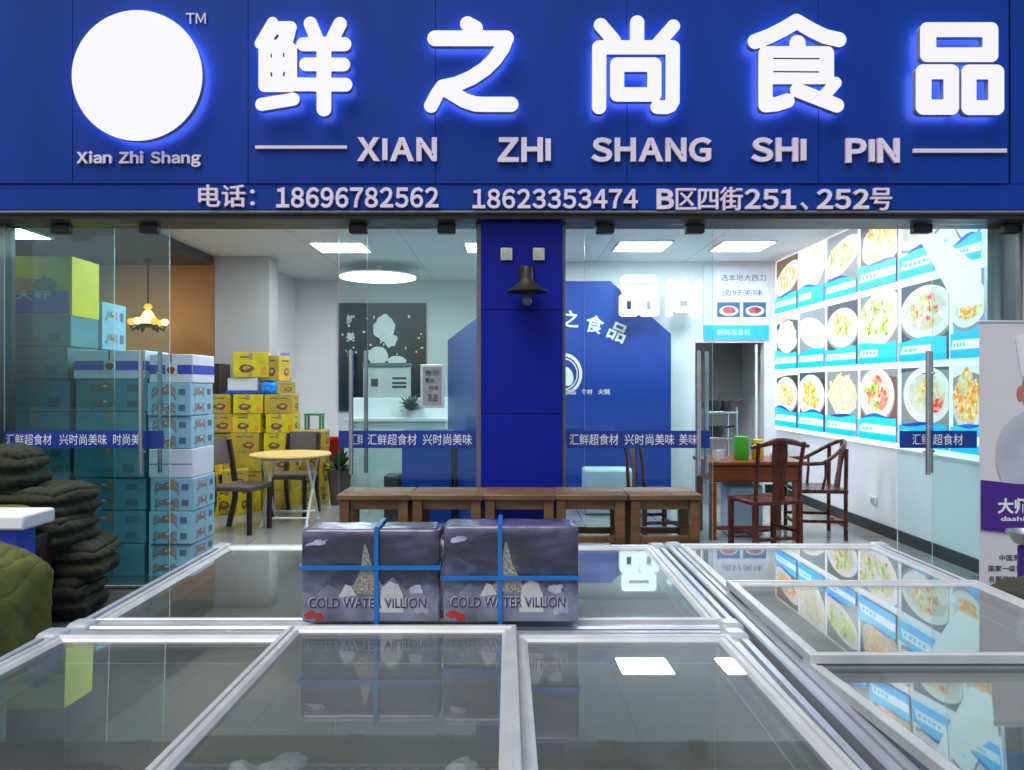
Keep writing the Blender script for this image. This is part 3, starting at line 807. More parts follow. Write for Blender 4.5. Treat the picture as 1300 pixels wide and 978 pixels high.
# ------------------------------------------------------------------ blue partitions with white lettering
Y = 9.8
bp = thing('blue_partition', 'broad blue partition behind the right doors with white slanted characters', 'partition', (PX(785, Y), Y, 0.006))
mb = MB(); mb.prism([(PX(700, Y), 0.008), (PX(852, Y), 0.008), (PX(852, Y), PZ(424, Y)), (PX(775, Y), PZ(357, Y)), (PX(700, Y), PZ(357, Y))], lambda u, v, d: (u, Y - d, v), -.1, 0, M['blue_in']); mb.link('board', bp, smooth=0, bevel=.004)
for ch, cx_, cy_, sz, rot in (('食', 755, 412, 23, -12), ('品', 784, 422, 23, -24), ('之', 724, 405, 22, -4)):
    mb = MB(); a = R(rot); xx, zz_ = PX(cx_, Y), PZ(cy_, Y); k = sz / F * Y
    text(mb, ch, -k / 2, -k / 2, k / 2, k / 2, lambda u, v, d: (xx + u * math.cos(a) - v * math.sin(a), Y - .001 - d, zz_ + u * math.sin(a) + v * math.cos(a)), M['paper'], .02, .012); mb.link('lettering', bp, smooth=0)
for s_, u0, u1 in (('冻品', 716, 731), ('食材', 738, 752), ('火锅', 759, 774)):
    mb = MB(); text(mb, s_, PX(u0, Y), PZ(501, Y), PX(u1, Y), PZ(494, Y), lambda u, v, d: (u, Y - .006, v), M['paper'], .015); mb.link('lettering', bp, smooth=0)
mb = MB(); cc = (PX(716, Y), PZ(475, Y)); r0 = 23 / F * Y
for a0, a1 in ((1.0, .84), (.76, .70)):
    n = 48; A = [(cc[0] + r0 * a0 * math.cos(2 * math.pi * i / n), cc[1] + r0 * a0 * 1.15 * math.sin(2 * math.pi * i / n)) for i in range(n)]; B = [(cc[0] + (x - cc[0]) * a1 / a0, cc[1] + (z - cc[1]) * a1 / a0) for x, z in A]
    mb.add([(x, Y - .006, z) for x, z in A + B], [(i, (i + 1) % n, n + (i + 1) % n, n + i) for i in range(n)], M['paper'])
mb.flat(ell(cc[0] + .03, cc[1] - .03, .09, .13, 20, .3), lambda u, v, d: (u, Y - .006, v), 0, M['paper'])
mb.link('round_emblem', bp, smooth=0)
sp = thing('side_partition', 'blue partition slanting away to the left of the pillar', 'partition', (-.3, 7, 0.006))
mb = MB(); A = Vector((-.20, 5.85)); B = Vector((-.75, 9.3)); n_ = Vector((.99, .158)) * .1
mb.add([(p.x, p.y, z) for z in (.008, 2.03) for p in (A, B, B + n_, A + n_)], [(0, 1, 2, 3), (4, 5, 6, 7), (0, 1, 5, 4), (1, 2, 6, 5), (2, 3, 7, 6), (3, 0, 4, 7)], M['blue_in'])
mb.link('board', sp, smooth=0, bevel=.005)

# glowing letters standing in for a sign reflected in the door glass
M['reflection_glow'] = emit('reflected sign glow', (0.97, 1.0, 1.0, 1), 0.9)
def reflection_letter(key, cx_, cy_, h, Yl, label):
    t = thing('reflected_character', label, 'sign reflection', (PX(cx_, Yl), Yl, PZ(cy_ + h / 2, Yl)), 'characters of the sign reflection above the blue partition')
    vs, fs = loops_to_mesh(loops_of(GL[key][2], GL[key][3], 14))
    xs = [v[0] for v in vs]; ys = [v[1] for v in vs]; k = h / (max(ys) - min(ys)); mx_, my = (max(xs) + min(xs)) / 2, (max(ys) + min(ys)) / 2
    mb = MB(); mb.add([(PX(cx_ + (v[0] - mx_) * k, Yl), Yl - v[2] * .04, PZ(cy_ + (v[1] - my) * k, Yl)) for v in vs], [f for f, _ in fs], M['reflection_glow']); mb.link('face', t, smooth=0)
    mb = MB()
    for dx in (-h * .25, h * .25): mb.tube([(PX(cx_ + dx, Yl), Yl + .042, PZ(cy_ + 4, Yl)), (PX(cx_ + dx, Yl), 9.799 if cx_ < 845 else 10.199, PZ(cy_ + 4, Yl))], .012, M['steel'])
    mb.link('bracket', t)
reflection_letter('pin', 811, 376, 52, 9.62, 'sign reflection built as a glowing three-box character before the blue partition')
reflection_letter('shang', 868, 378, 50, 9.9, 'sign reflection built as a glowing character between the three-box one and the poster')

# ------------------------------------------------------------------ chest freezers
def freezer(label, x0, x1, y0, y1, lids, tilts=None, top=.86, axis='x', caps=True):
    t = thing('chest_freezer', label, 'freezer', ((x0 + x1) / 2, (y0 + y1) / 2, 0), 'glass-topped chest freezers')
    mb = MB()
    mb.ring(x0 + .012, x1 - .012, y0 + .012, y1 - .012, [(0, .06), (.075, .06), (.075, top - .05), (0, top - .05)], M['white'])
    mb.box((x0 + .012, y0 + .012, .06), (x1 - .012, y1 - .012, .10), M['white']); mb.link('body', t, bevel=.004)
    mb = MB(); mb.box((x0 + .04, y0 + .04, .005), (x1 - .04, y1 - .04, .058), M['black']); mb.link('plinth', t)
    ins = .088
    mb = MB()
    X0, X1, Y0, Y1, ZB, ZT = x0 + ins, x1 - ins, y0 + ins, y1 - ins, .18, top - .052
    mb.add([(X0, Y0, ZB), (X1, Y0, ZB), (X1, Y1, ZB), (X0, Y1, ZB), (X0, Y0, ZT), (X1, Y0, ZT), (X1, Y1, ZT), (X0, Y1, ZT)], [(0, 1, 2, 3), (0, 4, 5, 1), (1, 5, 6, 2), (2, 6, 7, 3), (3, 7, 4, 0)], mat('freezer liner', (0.36, 0.37, 0.355, 1), 0.5, var=0.12, scale=3)); mb.link('liner', t, smooth=0, fix=False)
    mb = MB()
    mb.ring(x0, x1, y0, y1, [(0, top - .075), (0, top - .007), (.004, top - .002), (.019, top - .002), (.021, top - .013), (.027, top - .013), (.029, top - .004), (.048, top - .004), (.050, top - .020), (.086, top - .020), (.086, top - .075)], M['rim']); mb.link('rim', t, smooth=25)
    if caps:
        for cx_, cy_, sx, sy in ((x0, y0, 1, 1), (x1, y0, -1, 1), (x1, y1, -1, -1), (x0, y1, 1, -1)):
            mb = MB(); mb.box((cx_ - sx * .008, cy_ - sy * .008, top - .078), (cx_ + sx * .058, cy_ + sy * .058, top + .006), M['cap']); mb.link('corner_cap', t, bevel=.016, seg=3)
    for li, (a, b, lift) in enumerate(lids):
        lid_tilt = tilts[li] if tilts else 0.0
        lx0, lx1, ly0, ly1 = (a, b, y0 + .045, y1 - .045) if axis == 'x' else (x0 + .045, x1 - .045, a, b)
        z = top - .016 + lift
        L = MB(); L.ring(lx0, lx1, ly0, ly1, [(0, z), (0, z + .018), (.002, z + .020), (.012, z + .020), (.014, z + .016), (.026, z + .016), (.034, z + .010), (.034, z)], M['lidframe'])
        L.v = [(v[0], v[1], v[2] + lid_tilt * (ly1 - v[1])) for v in L.v]
        fo = L.link('lid', t, smooth=25)
        G = MB(); dz = lid_tilt * (ly1 - ly0 - .06)
        g0, g1, h0, h1, zg = lx0 + .030, lx1 - .030, ly0 + .030, ly1 - .030, z + .006
        G.add([(g0, h0, zg + dz), (g1, h0, zg + dz), (g1, h1, zg), (g0, h1, zg), (g0, h0, zg + .005 + dz), (g1, h0, zg + .005 + dz), (g1, h1, zg + .005), (g0, h1, zg + .005)],
              [(0, 3, 2, 1), (4, 5, 6, 7), (0, 1, 5, 4), (1, 2, 6, 5), (2, 3, 7, 6), (3, 0, 4, 7)], M['glass_lid'])
        G.link('lid_glass', fo, smooth=0)
    return t
M['cap'] = mat('grey plastic corner', (0.34, 0.38, 0.40, 1), 0.25, var=0.1)
freezer('white chest freezer nearest the camera with three glass lids', -1.13, .575, .80, 1.845, [(-1.085, -.515, 0), (.012, .53, 0), (-.525, .020, .022)], (.030, .030, .030))
freezer('white chest freezer just behind the nearest one, carrying the two parcels', -1.10, .585, 1.868, 2.84, [(-1.055, -.50, 0), (.0, .54, 0), (-.52, .020, .022)])
freezer('white chest freezer on the right mirroring the lit menu in its lids', .600, 1.43, .70, 2.86, [(2.18, 2.815, 0), (1.60, 2.215, .022), (.745, 1.64, 0)], (0, 0, .058), axis='y')

# frozen goods inside
M['frost'] = mat('frosted bag', (0.75, 0.78, 0.78, 1), 0.5, var=0.12, scale=25, bump=0.8, bscale=60)
M['bagdark'] = mat('dark frozen bag', (0.03, 0.033, 0.036, 1), 0.35, var=0.5, scale=12, bump=0.5, bscale=40)
M['bagred'] = mat('reddish frozen bag', (0.16, 0.05, 0.045, 1), 0.4, var=0.5, scale=10, bump=0.4, bscale=40)
M['bagblue'] = mat('blue frozen bag', (0.02, 0.16, 0.42, 1), 0.35, var=0.4, scale=9)
def soft(name, label, cat, c, size, m, seed, rz=0, group=None, r=.45, amp=.10, freq=7.0, lobes=1, sub=14, child=False):
    """soft rounded block (bag, folded quilt): a rounded box pushed about by noise"""
    bm = bmesh.new(); bmesh.ops.create_cube(bm, size=2.0)
    bmesh.ops.subdivide_edges(bm, edges=bm.edges[:], cuts=sub, use_grid_fill=True)
    sx, sy, sz = (s_ / 2 for s_ in size); rr_ = r * min(sx, sy, sz) * 2 if r < .5 else min(sx, sy, sz)
    rr_ = min(rr_, min(sx, sy, sz) * .98); off = Vector((seed * 3.7, seed * 1.3, seed * 2.1))
    for v in bm.verts:
        p = Vector((v.co.x * sx, v.co.y * sy, v.co.z * sz))
        q = Vector((max(-sx + rr_, min(sx - rr_, p.x)), max(-sy + rr_, min(sy - rr_, p.y)), max(-sz + rr_, min(sz - rr_, p.z))))
        d = p - q
        n = d.normalized() if d.length > 1e-6 else Vector((0, 0, 1))
        p = q + n * rr_
        if lobes > 1: p += n * (-.35 * rr_ * (abs(math.cos(math.pi * lobes * (v.co.z + 1) / 2)) ** 6) * (1 if abs(v.co.z) < .95 else 0))
        p += n * noise.fractal(p * freq + off, 1.0, 2.0, 3) * amp * min(sx, sy, sz) * 2
        v.co = p
    me = bpy.data.meshes.new(name); bm.to_mesh(me); bm.free()
    me.materials.append(m); me.polygons.foreach_set('use_smooth', [True] * len(me.polygons))
    o = bpy.data.objects.new(name, me); COL.objects.link(o)
    o.location = c; o.rotation_euler = (0, 0, rz)
    return tag(o, label, cat, group)
def inside(px, py, z): 
    Yq = (EYE - z) * F / (py - CY); return (PX(px, Yq), Yq, z)
for lab, c, size, mm, sd in (
    ('white frosty bag under the middle lid at bottom left', (-.50, 1.50, .435), (.17, .26, .50), 'frost', 1),
    ('small white frosty bag in the middle of the nearest freezer', (-.105, 1.50, .425), (.08, .24, .49), 'frost', 2),
    ('black frozen bag under the left lid', (-.86, 1.50, .425), (.24, .30, .48), 'bagdark', 3),
    ('reddish frozen bag beside the black bag under the left lid', (-.66, 1.49, .41), (.15, .28, .46), 'bagred', 4),
    ('reddish frozen bag at the right of the nearest freezer', (.14, 1.50, .40), (.20, .28, .44), 'bagred', 5),
    ('blue frozen bag under the nearest lid of the right freezer', (1.20, 1.66, .40), (.22, .30, .42), 'bagblue', 6),
    ('dark frozen bag by the far wall of the right freezer', (1.08, 2.45, .36), (.40, .4, .34), 'bagdark', 7)):
    soft('frozen_bag', lab, 'frozen bag', c, size, M[mm], sd, .15 * math.sin(sd * 2.0), amp=.30 if mm == 'frost' else .16, freq=13 if mm == 'frost' else 7, sub=18)
# ------------------------------------------------------------------ two strapped parcels on the freezers
def pack_mat():
    m = bpy.data.materials.new('printed purple wrap'); m.use_nodes = True
    t = m.node_tree; b = t.nodes['Principled BSDF']
    tc = t.nodes.new('ShaderNodeTexCoord'); sp_ = t.nodes.new('ShaderNodeSeparateXYZ'); t.links.new(tc.outputs['Object'], sp_.inputs[0])
    n = t.nodes.new('ShaderNodeTexNoise'); n.inputs['Scale'].default_value = 7; n.inputs['Detail'].default_value = 7; n.inputs['Distortion'].default_value = .6
    mp = t.nodes.new('ShaderNodeMapping'); mp.inputs['Scale'].default_value = (1, 1, 2.2); t.links.new(tc.outputs['Object'], mp.inputs[0]); t.links.new(mp.outputs[0], n.inputs['Vector'])
    ad = t.nodes.new('ShaderNodeMath'); ad.operation = 'MULTIPLY_ADD'; ad.inputs[1].default_value = 3.2
    t.links.new(sp_.outputs['Z'], ad.inputs[0])
    sb = t.nodes.new('ShaderNodeMath'); sb.operation = 'SUBTRACT'; t.links.new(n.outputs['Fac'], sb.inputs[0]); sb.inputs[1].default_value = .06
    mu = t.nodes.new('ShaderNodeMath'); mu.operation = 'MULTIPLY'; mu.inputs[1].default_value = 1.1; t.links.new(sb.outputs[0], mu.inputs[0]); t.links.new(mu.outputs[0], ad.inputs[2])
    r = t.nodes.new('ShaderNodeValToRGB')
    cs = [(0.0, '#8d92a6'), (.26, '#82869b'), (.38, '#5a5d74'), (.50, '#37384a'), (.62, '#30303c'), (.75, '#3c3b50'), (.9, '#5a5774')]
    while len(r.color_ramp.elements) < len(cs): r.color_ramp.elements.new(.5)
    for e, (p, c) in zip(r.color_ramp.elements, cs): e.position = p; e.color = hx(c)
    t.links.new(ad.outputs[0], r.inputs['Fac']); t.links.new(r.outputs['Color'], b.inputs['Base Color'])
    b.inputs['Roughness'].default_value = .20; b.inputs['Coat Weight'].default_value = .4; b.inputs['Coat Roughness'].default_value = .08
    n2 = t.nodes.new('ShaderNodeTexNoise'); n2.inputs['Scale'].default_value = 18; n2.inputs['Detail'].default_value = 3; t.links.new(tc.outputs['Object'], n2.inputs['Vector'])
    bu = t.nodes.new('ShaderNodeBump'); bu.inputs['Strength'].default_value = .35; bu.inputs['Distance'].default_value = .01; t.links.new(n2.outputs['Fac'], bu.inputs['Height']); t.links.new(bu.outputs[0], b.inputs['Normal'])
    return m
M['pack'] = pack_mat()
M['towerp'] = mat('gold tower print', (0.25, 0.235, 0.20, 1), 0.5, var=0.85, scale=170)
M['snowp'] = mat('white snow print', (0.50, 0.50, 0.50, 1), 0.5, var=0.15, scale=20)
M['mistp'] = mat('misty mountain print', (0.17, 0.18, 0.235, 1), 0.35, var=0.45, scale=14)
M['inkp'] = mat('dark title print', (0.03, 0.025, 0.05, 1), 0.5)
M['lilacp'] = mat('lilac print', (0.38, 0.36, 0.50, 1), 0.5, var=0.5, scale=30)
def parcel(xa, xb, h, label, title, sv, sh, seed):
    w_, dp = xb - xa, .11
    t = thing('seafood_parcel', label, 'parcel', ((xa + xb) / 2, 1.845 + dp / 2, .874), 'strapped seafood parcels')
    rnd_ = random.Random(seed)
    bm = MB()
    t['_w'] = 0
    o = soft('wrapped_box', None, None, (0, 0, h / 2), (w_, dp, h), M['pack'], seed, 0, r=.09, amp=.012, freq=12, sub=20); o.parent = t; o.location = (0, 0, h / 2)
    fr = lambda u, v, d: (u * w_ - w_ / 2, -dp / 2 - .0030 - d, v * h)
    mb = MB()
    mb.flat([(.36, .36), (.60, .36), (.56, .48), (.51, .62), (.485, .76), (.47, .84), (.455, .84), (.445, .74), (.43, .60), (.40, .48)], fr, .0003, M['towerp']); mb.flat(ell(.48, .365, .115, .05, 20), fr, .0005, M['towerp'])
    mb.link('tower_print', t, world=False, smooth=0)
    mb = MB()
    MB().flat([(.015, .03), (.985, .03), (.985, .26), (.90, .30), (.82, .42), (.76, .36), (.66, .50), (.58, .40), (.40, .44), (.30, .34), (.20, .42), (.10, .30), (.015, .34)], fr, .0001, M['mistp']).link('mountain_print', t, world=False, smooth=0)
    for poly, mm, nm in (([(.56, .12), (.74, .12), (.735, .30), (.70, .42), (.64, .45), (.58, .38)], 'snowp', 'snow_print'), ([(.27, .28), (.40, .30), (.36, .40), (.32, .42)], 'snowp', 'snow_print'),
                         (ell(.83, .36, .05, .05, 12, .4, .3, rnd_), 'lilacp', 'splash_print'), (ell(.12, .86, .07, .03, 12, .4, .4, rnd_), 'lilacp', 'splash_print'), (ell(.86, .17, .06, .07, 14, .1, .3, rnd_), 'lilacp', 'splash_print')):
        MB().flat(poly, fr, .0006, M[mm]).link(nm, t, world=False, smooth=0)
    mb = MB(); mb.flat(ell(.07, .10, .045, .035, 12, .2, .25, rnd_), fr, .001, M['redp']); mb.flat(ell(.13, .07, .035, .04, 12, .2, .25, rnd_), fr, .0012, M['redp']); mb.link('shrimp_print', t, world=False, smooth=0)
    mb = MB(); text(mb, title, .06, .17, .90, .275, lambda u, v, d: fr(u, v, .0018), M['inkp'], .004); text(mb, title, .053, .178, .893, .285, lambda u, v, d: fr(u, v, .0012), M['lilacp'], .02); mb.link('lettering', t, world=False, smooth=0)
    mb = MB(); e = .0075; k = .0105
    for name, segs in (('strap', [(sv * w_ - w_ / 2, None)]), ('strap', [(None, sh * h)])):
        mb = MB()
        if segs[0][0] is not None:
            x = segs[0][0]; mb.ring(-dp / 2 - e, dp / 2 + e, -.002, h + e, [(0, -k / 2), (.003, -k / 2), (.003, k / 2), (0, k / 2)], M['strap'])
            mb.v = [(x + v[2], v[0], v[1]) for v in mb.v]
        else:
            z = segs[0][1]; mb.ring(-w_ / 2 - .002, w_ / 2 + .002, -dp / 2 - e - .002, dp / 2 + e + .002, [(0, z - k / 2), (.003, z - k / 2), (.003, z + k / 2), (0, z + k / 2)], M['strap'])
        mb.link('strap', t, world=False, smooth=0)
    return t
parcel(-.510, -.168, .232, 'dark grey violet printed parcel with blue straps on the freezers, left of the pair', 'COLD WATER VILLION', .545, .60, 1)
parcel(-.160, .174, .240, 'dark grey violet printed parcel with blue straps on the freezers, right of the pair', 'COLD WATER VILLION', .42, .475, 2)

# ------------------------------------------------------------------ wooden stools in a row before the pillar
def make_stool(label):
    t = thing('wooden_stool', label, 'stool', (0, 0, 0), 'wooden stools lined up before the pillar', world=False)
    t['_w'] = 0
    h, a, b = .755, .225, .18; m = M['bench']
    MB().box((-a - .012, -b - .012, h - .035), (a + .012, b + .012, h), m).link('seat', t, bevel=.005)
    for sx in (-1, 1):
        for sy in (-1, 1): MB().bar((sx * (a - .03), sy * (b - .03), 0), (sx * (a - .035), sy * (b - .03), h - .036), .062, .06, m).link('leg', t, bevel=.004)
    for sy in (-1, 1): MB().box((-a + .065, sy * (b - .035) - .011, h - .10), (a - .065, sy * (b - .035) + .011, h - .037), m).link('apron', t, bevel=.003)
    for sx in (-1, 1): MB().box((sx * (a - .035) - .011, -b + .065, h - .10), (sx * (a - .035) + .011, b - .065, h - .037), m).link('apron', t, bevel=.003)
    for sy in (-1, 1): MB().box((-a + .065, sy * (b - .03) - .012, .44), (a - .065, sy * (b - .03) + .012, .485), m).link('stretcher', t, bevel=.003)
    return t
sp_px = [(479, 'brown wooden stool at the left end of the row, by the open doorway'), (570, 'brown wooden stool second from the left end of the row'), (660, 'brown wooden stool right in front of the blue pillar'),
         (748, 'brown wooden stool just right of the blue pillar'), (839, 'brown wooden stool at the right end of the row')]
st0 = None
for px, lab in sp_px:
    loc = (PX(px, 4.98), 5.02, 0)
    if st0 is None: st0 = make_stool(lab); st0.location = loc
    else: dup(st0, loc, R(random.Random(px).uniform(-2, 2)), lab)

# ------------------------------------------------------------------ left: chest, quilts
t = thing('blue_chest', 'blue cabinet with a white lid at the left edge, behind the olive quilt', 'cabinet', (-2.8, 3.8, 0))
MB().box((-3.3, 3.45, 0.005), (-2.27, 3.60, .80), mat('bright blue body', (0.01, 0.06, 0.55, 1), 0.35)).link('body', t, bevel=.01)
MB().box((-3.34, 3.40, .801), (-2.20, 3.64, .87), M['white']).link('lid', t, bevel=.012)
MB().box((-2.66, 3.42, .66), (-2.56, 3.449, .69), M['white']).link('handle', t, bevel=.006)
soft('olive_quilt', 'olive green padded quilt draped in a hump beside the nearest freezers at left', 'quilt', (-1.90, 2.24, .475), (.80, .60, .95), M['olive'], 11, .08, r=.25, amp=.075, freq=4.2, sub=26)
ql = [(-2.98, 4.80, .13, .25), (-2.96, 4.82, .35, .23), (-3.03, 4.78, .54, .21), (-3.08, 4.83, .72, .20), (-3.40, 4.80, .92, .26)]
for i, (x, y, z, h) in enumerate(ql):
    lab = f"dark olive folded quilt, {['bottom of', 'second from the bottom of', 'third from the bottom of', 'second from the top of', 'top of'][i]} the pile outside the left door"
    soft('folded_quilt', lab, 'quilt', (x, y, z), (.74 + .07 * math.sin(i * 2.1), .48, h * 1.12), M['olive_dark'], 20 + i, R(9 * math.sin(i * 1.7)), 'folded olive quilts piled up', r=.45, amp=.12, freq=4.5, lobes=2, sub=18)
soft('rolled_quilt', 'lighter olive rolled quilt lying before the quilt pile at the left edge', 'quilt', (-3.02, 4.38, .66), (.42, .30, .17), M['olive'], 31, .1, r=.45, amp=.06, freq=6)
t = thing('wooden_crate', 'dark wooden crate under the rolled quilt at the left edge', 'crate', (-3.02, 4.40, 0))
for z in (.03, .17, .31, .45): MB().box((-3.26, 4.22 + .30 * 0, z), (-2.78, 4.24, z + .11), M['darkwood']).link('slat', t, bevel=.003)
MB().box((-3.26, 4.242, .005), (-2.78, 4.56, .572), M['darkwood']).link('body', t, bevel=.003)

# ------------------------------------------------------------------ left: carton stacks
def crab_print(mb, fn, u, v, s_, rn):
    mb.flat(ell(u, v, .055 * s_, .034 * s_, 14, 0, .12, rn), fn, .0012, M['crab'])
    for sg in (-1, 1):
        for k in range(4):
            a = sg * (.5 + .35 * k)
            p0 = (u + sg * .045 * s_, v - .01 * s_ * (k - 1)); p1 = (u + sg * (.085 + .01 * (k % 2)) * s_, v + (.035 - .026 * k) * s_); p2 = (u + sg * .11 * s_, v + (.01 - .03 * k) * s_)
            for q0, q1 in ((p0, p1), (p1, p2)):
                dx, dy = q1[0] - q0[0], q1[1] - q0[1]; L = math.hypot(dx, dy); nx, ny = -dy / L * .005 * s_, dx / L * .005 * s_
                mb.flat([(q0[0] + nx, q0[1] + ny), (q0[0] - nx, q0[1] - ny), (q1[0] - nx, q1[1] - ny), (q1[0] + nx, q1[1] + ny)], fn, .0009, M['crab'])
    mb.flat(ell(u + .02 * s_, v + .012 * s_, .02 * s_, .01 * s_, 10), fn, .0016, M['paper'])
def make_carton(kind, w_, d_, h, label, group):
    t = thing('carton', label, 'carton', (0, 0, 0), group, world=False); t['_w'] = 0
    m = {'crab': 'cb', 'white': 'cw', 'banded': 'cw', 'yellow': 'cy', 'ochre': 'cyd', 'deep': 'ct', 'dim': 'ct', 'printed': 'cyb'}[kind]
    fr = lambda u, v, d: (u, -d_/2 - .001 - d, v)
    rs = lambda u, v, d: (w_/2 + .001 + d, u, v)
    rn = random.Random(hash(kind) % 7 if False else len(kind))
    mb = MB(); mb.box((-w_/2, -d_/2, 0), (w_/2, d_/2, h - .003), M[m])
    if kind in ('crab', 'dim'):
        for fn, ww in ((fr, w_), (rs, d_)):
            for k in range(2): crab_print(mb, fn, -ww * .12, h * (.27 + .48 * k), .82, rn)
            for k in range(2): mb.flat(rect(ww * .22, h * (.15 + .48 * k), ww * .38, h * (.34 + .48 * k)), fn, .0008, M['ink'])
            for k in range(2): mb.flat(rect(-ww * .42, h * (.14 + .48 * k), -ww * .34, h * (.17 + .48 * k)), fn, .0008, M['ink'])
    elif kind == 'banded':
        mb.flat(rect(-w_/2 + .004, h * .30, w_/2 - .004, h * .62), fr, .0006, M['bluep']); mb.flat(rect(-d_/2 + .004, h * .30, d_/2 - .004, h * .62), rs, .0006, M['bluep'])
        mb.flat(rect(-.04, h * .25, .05, h * .68), fr, .0012, M['paper']); mb.flat(ell(0, h * .44, .03, .03, 14, 0, .2, rn), fr, .0018, M['redp']); mb.flat(rect(-.006, h * .6, .006, h * .98), fr, .0012, M['brownp'])
    elif kind == 'white':
        mb.flat(rect(-w_/2 + .004, h * .46, w_/2 - .004, h * .49), fr, .0006, M['ink'])
    elif kind in ('yellow', 'ochre'):
        for fn, ww in ((fr, w_), (rs, d_)):
            q = -.12 if kind == 'yellow' else .14; mb.flat(ell(ww * q, h * .34, ww * .20, h * .17, 18, 0, .14, rn), fn, .0008, M['brownp']); mb.flat(ell(ww * q, h * .37, ww * .11, h * .07, 12, 0, .2, rn), fn, .0014, M['tanp'])
            mb.flat(rect(-ww * .3, h * .76, ww * (.05 if kind == 'yellow' else .3), h * .82), fn, .0008, M['brownp']); mb.flat(rect(ww * .28, h * .1, ww * .42, h * .4), fn, .0008, M['orangep'])
    elif kind == 'printed':
        mb.flat(rect(-w_ * .46, .01, w_ * .46, h * .42), fr, .0006, M['bluep']); mb.flat(ell(-w_ * .2, h * .50, w_ * .2, h * .14, 16, 0, .2, rn), fr, .0012, M['orangep'])
        mb.flat(ell(w_ * .12, h * .48, w_ * .16, h * .16, 16, 0, .2, rn), fr, .0012, M['leafb']); mb.flat(ell(-w_ * .36, h * .18, w_ * .09, h * .08, 12, 0, .2, rn), fr, .0014, M['redp'])
        text(mb, '大虾', -w_ * .28, h * .26, w_ * .22, h * .42, lambda u, v, d: fr(u, v, .002), M['paper'], .02)
    elif kind == 'deep':
        mb.flat(rect(-w_ * .3, h * .2, w_ * .1, h * .24), fr, .0006, M['ink']); mb.flat(rect(w_ * .2, h * .15, w_ * .36, h * .42), fr, .0006, M['ink'])
    if kind not in ('white', 'banded', 'printed'):
        mb.flat(rect(-.022, h * .70, .022, h - .009), fr, .0022, M['tape']); mb.flat(rect(-.022, .009, .022, h * .16), fr, .0022, M['tape'])
    mb.link('box', t, world=False, bevel=.006, smooth=0, fix=False)
    return t
protos = {}
def carton(kind, size, loc, rz, label, group):
    k = (kind,) + size
    if k not in protos:
        protos[k] = make_carton(kind, *size, label, group); protos[k].location = loc; protos[k].rotation_euler = (0, 0, rz)
    else: dup(protos[k], loc, rz, label)
ORDS = ['lowest', 'second up', 'third up', 'fourth up', 'fifth up', 'sixth up', 'seventh up', 'eighth up', 'topmost']
KN = {'crab': 'pale blue crab-printed carton', 'white': 'plain white carton', 'banded': 'white carton with a blue band', 'yellow': 'bright yellow carton', 'ochre': 'ochre yellow carton', 'deep': 'shade-toned teal plain carton', 'dim': 'shade-toned teal crab-printed carton', 'printed': 'yellow carton with a blue seafood print'}
rn = random.Random(8)
def stack(x, y, items, w_, d_, place, group, jit=.012):
    z = .007
    for i, (kind, h) in enumerate(items):
        carton(kind, (w_, d_, h), (x + rn.uniform(-jit, jit), y + rn.uniform(-jit, jit), z), R(rn.uniform(-1.5, 1.5) * (4 if jit > .015 else 1) + (180 if kind in ('yellow', 'ochre', 'dim') and rn.random() < .25 else 0)), f'{KN[kind]} {ORDS[i]} in {place}', group)
        z += h + .001
G1 = 'seafood cartons stacked behind the left door'
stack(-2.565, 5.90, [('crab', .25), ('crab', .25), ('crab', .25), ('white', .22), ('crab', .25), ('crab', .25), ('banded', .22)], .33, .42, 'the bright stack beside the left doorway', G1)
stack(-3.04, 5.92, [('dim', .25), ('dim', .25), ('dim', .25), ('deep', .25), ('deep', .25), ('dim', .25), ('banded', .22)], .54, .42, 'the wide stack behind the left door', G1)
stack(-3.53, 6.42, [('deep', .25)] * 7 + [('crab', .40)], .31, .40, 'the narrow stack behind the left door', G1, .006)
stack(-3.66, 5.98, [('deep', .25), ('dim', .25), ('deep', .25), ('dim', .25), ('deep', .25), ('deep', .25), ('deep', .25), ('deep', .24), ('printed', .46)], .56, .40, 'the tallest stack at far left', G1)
G2 = 'yellow cartons stacked at the back wall'
yk = lambda n, s_: [(['yellow', 'ochre', 'ochre', 'yellow', 'ochre'][(i * 2 + s_) % 5], .225) for i in range(n)]
stack(-3.42, 8.98, yk(6, 1), .36, .40, 'the back stack by the brown cabinet', G2, .02)
stack(-3.05, 8.95, yk(6, 0), .34, .40, 'the middle stack of the yellow pile', G2, .02)
stack(-2.70, 8.93, yk(6, 2), .32, .40, 'the right stack of the yellow pile', G2, .02)
stack(-2.42, 9.35, yk(4, 3), .28, .36, 'the low stack behind the dining chair', G2, .02)
stack(-3.40, 8.50, yk(2, 0), .30, .30, 'the short stack before the yellow pile', G2, .02)
carton('yellow', (.40, .36, .30), (-3.06, 8.95, 1.56), R(14), 'bright yellow carton tilted on top of the yellow pile', G2)
carton('ochre', (.26, .30, .30), (-2.80, 8.98, 1.52), R(-10), 'ochre carton standing at the top right of the yellow pile', G2)
for x, y, z, rz, kd, sz, lab in ((-3.50, 8.20, .007, 24, 'ochre', (.34, .30, .22), 'ochre carton lying askew on the floor at the foot of the yellow pile'), (-3.14, 8.58, .007, -12, 'yellow', (.30, .28, .30), 'yellow carton standing askew before the middle of the yellow pile'),
                              (-3.12, 8.57, .309, 18, 'ochre', (.28, .26, .20), 'small ochre carton on the askew carton before the yellow pile'), (-3.40, 8.52, .46, 9, 'yellow', (.32, .28, .26), 'yellow carton topping the short stack before the yellow pile'),
                              (-2.66, 8.92, 1.37, 21, 'ochre', (.22, .24, .14), 'flat ochre carton at the upper right corner of the yellow pile')):
    carton(kd, sz, (x, y, z), R(rz), lab, G2)
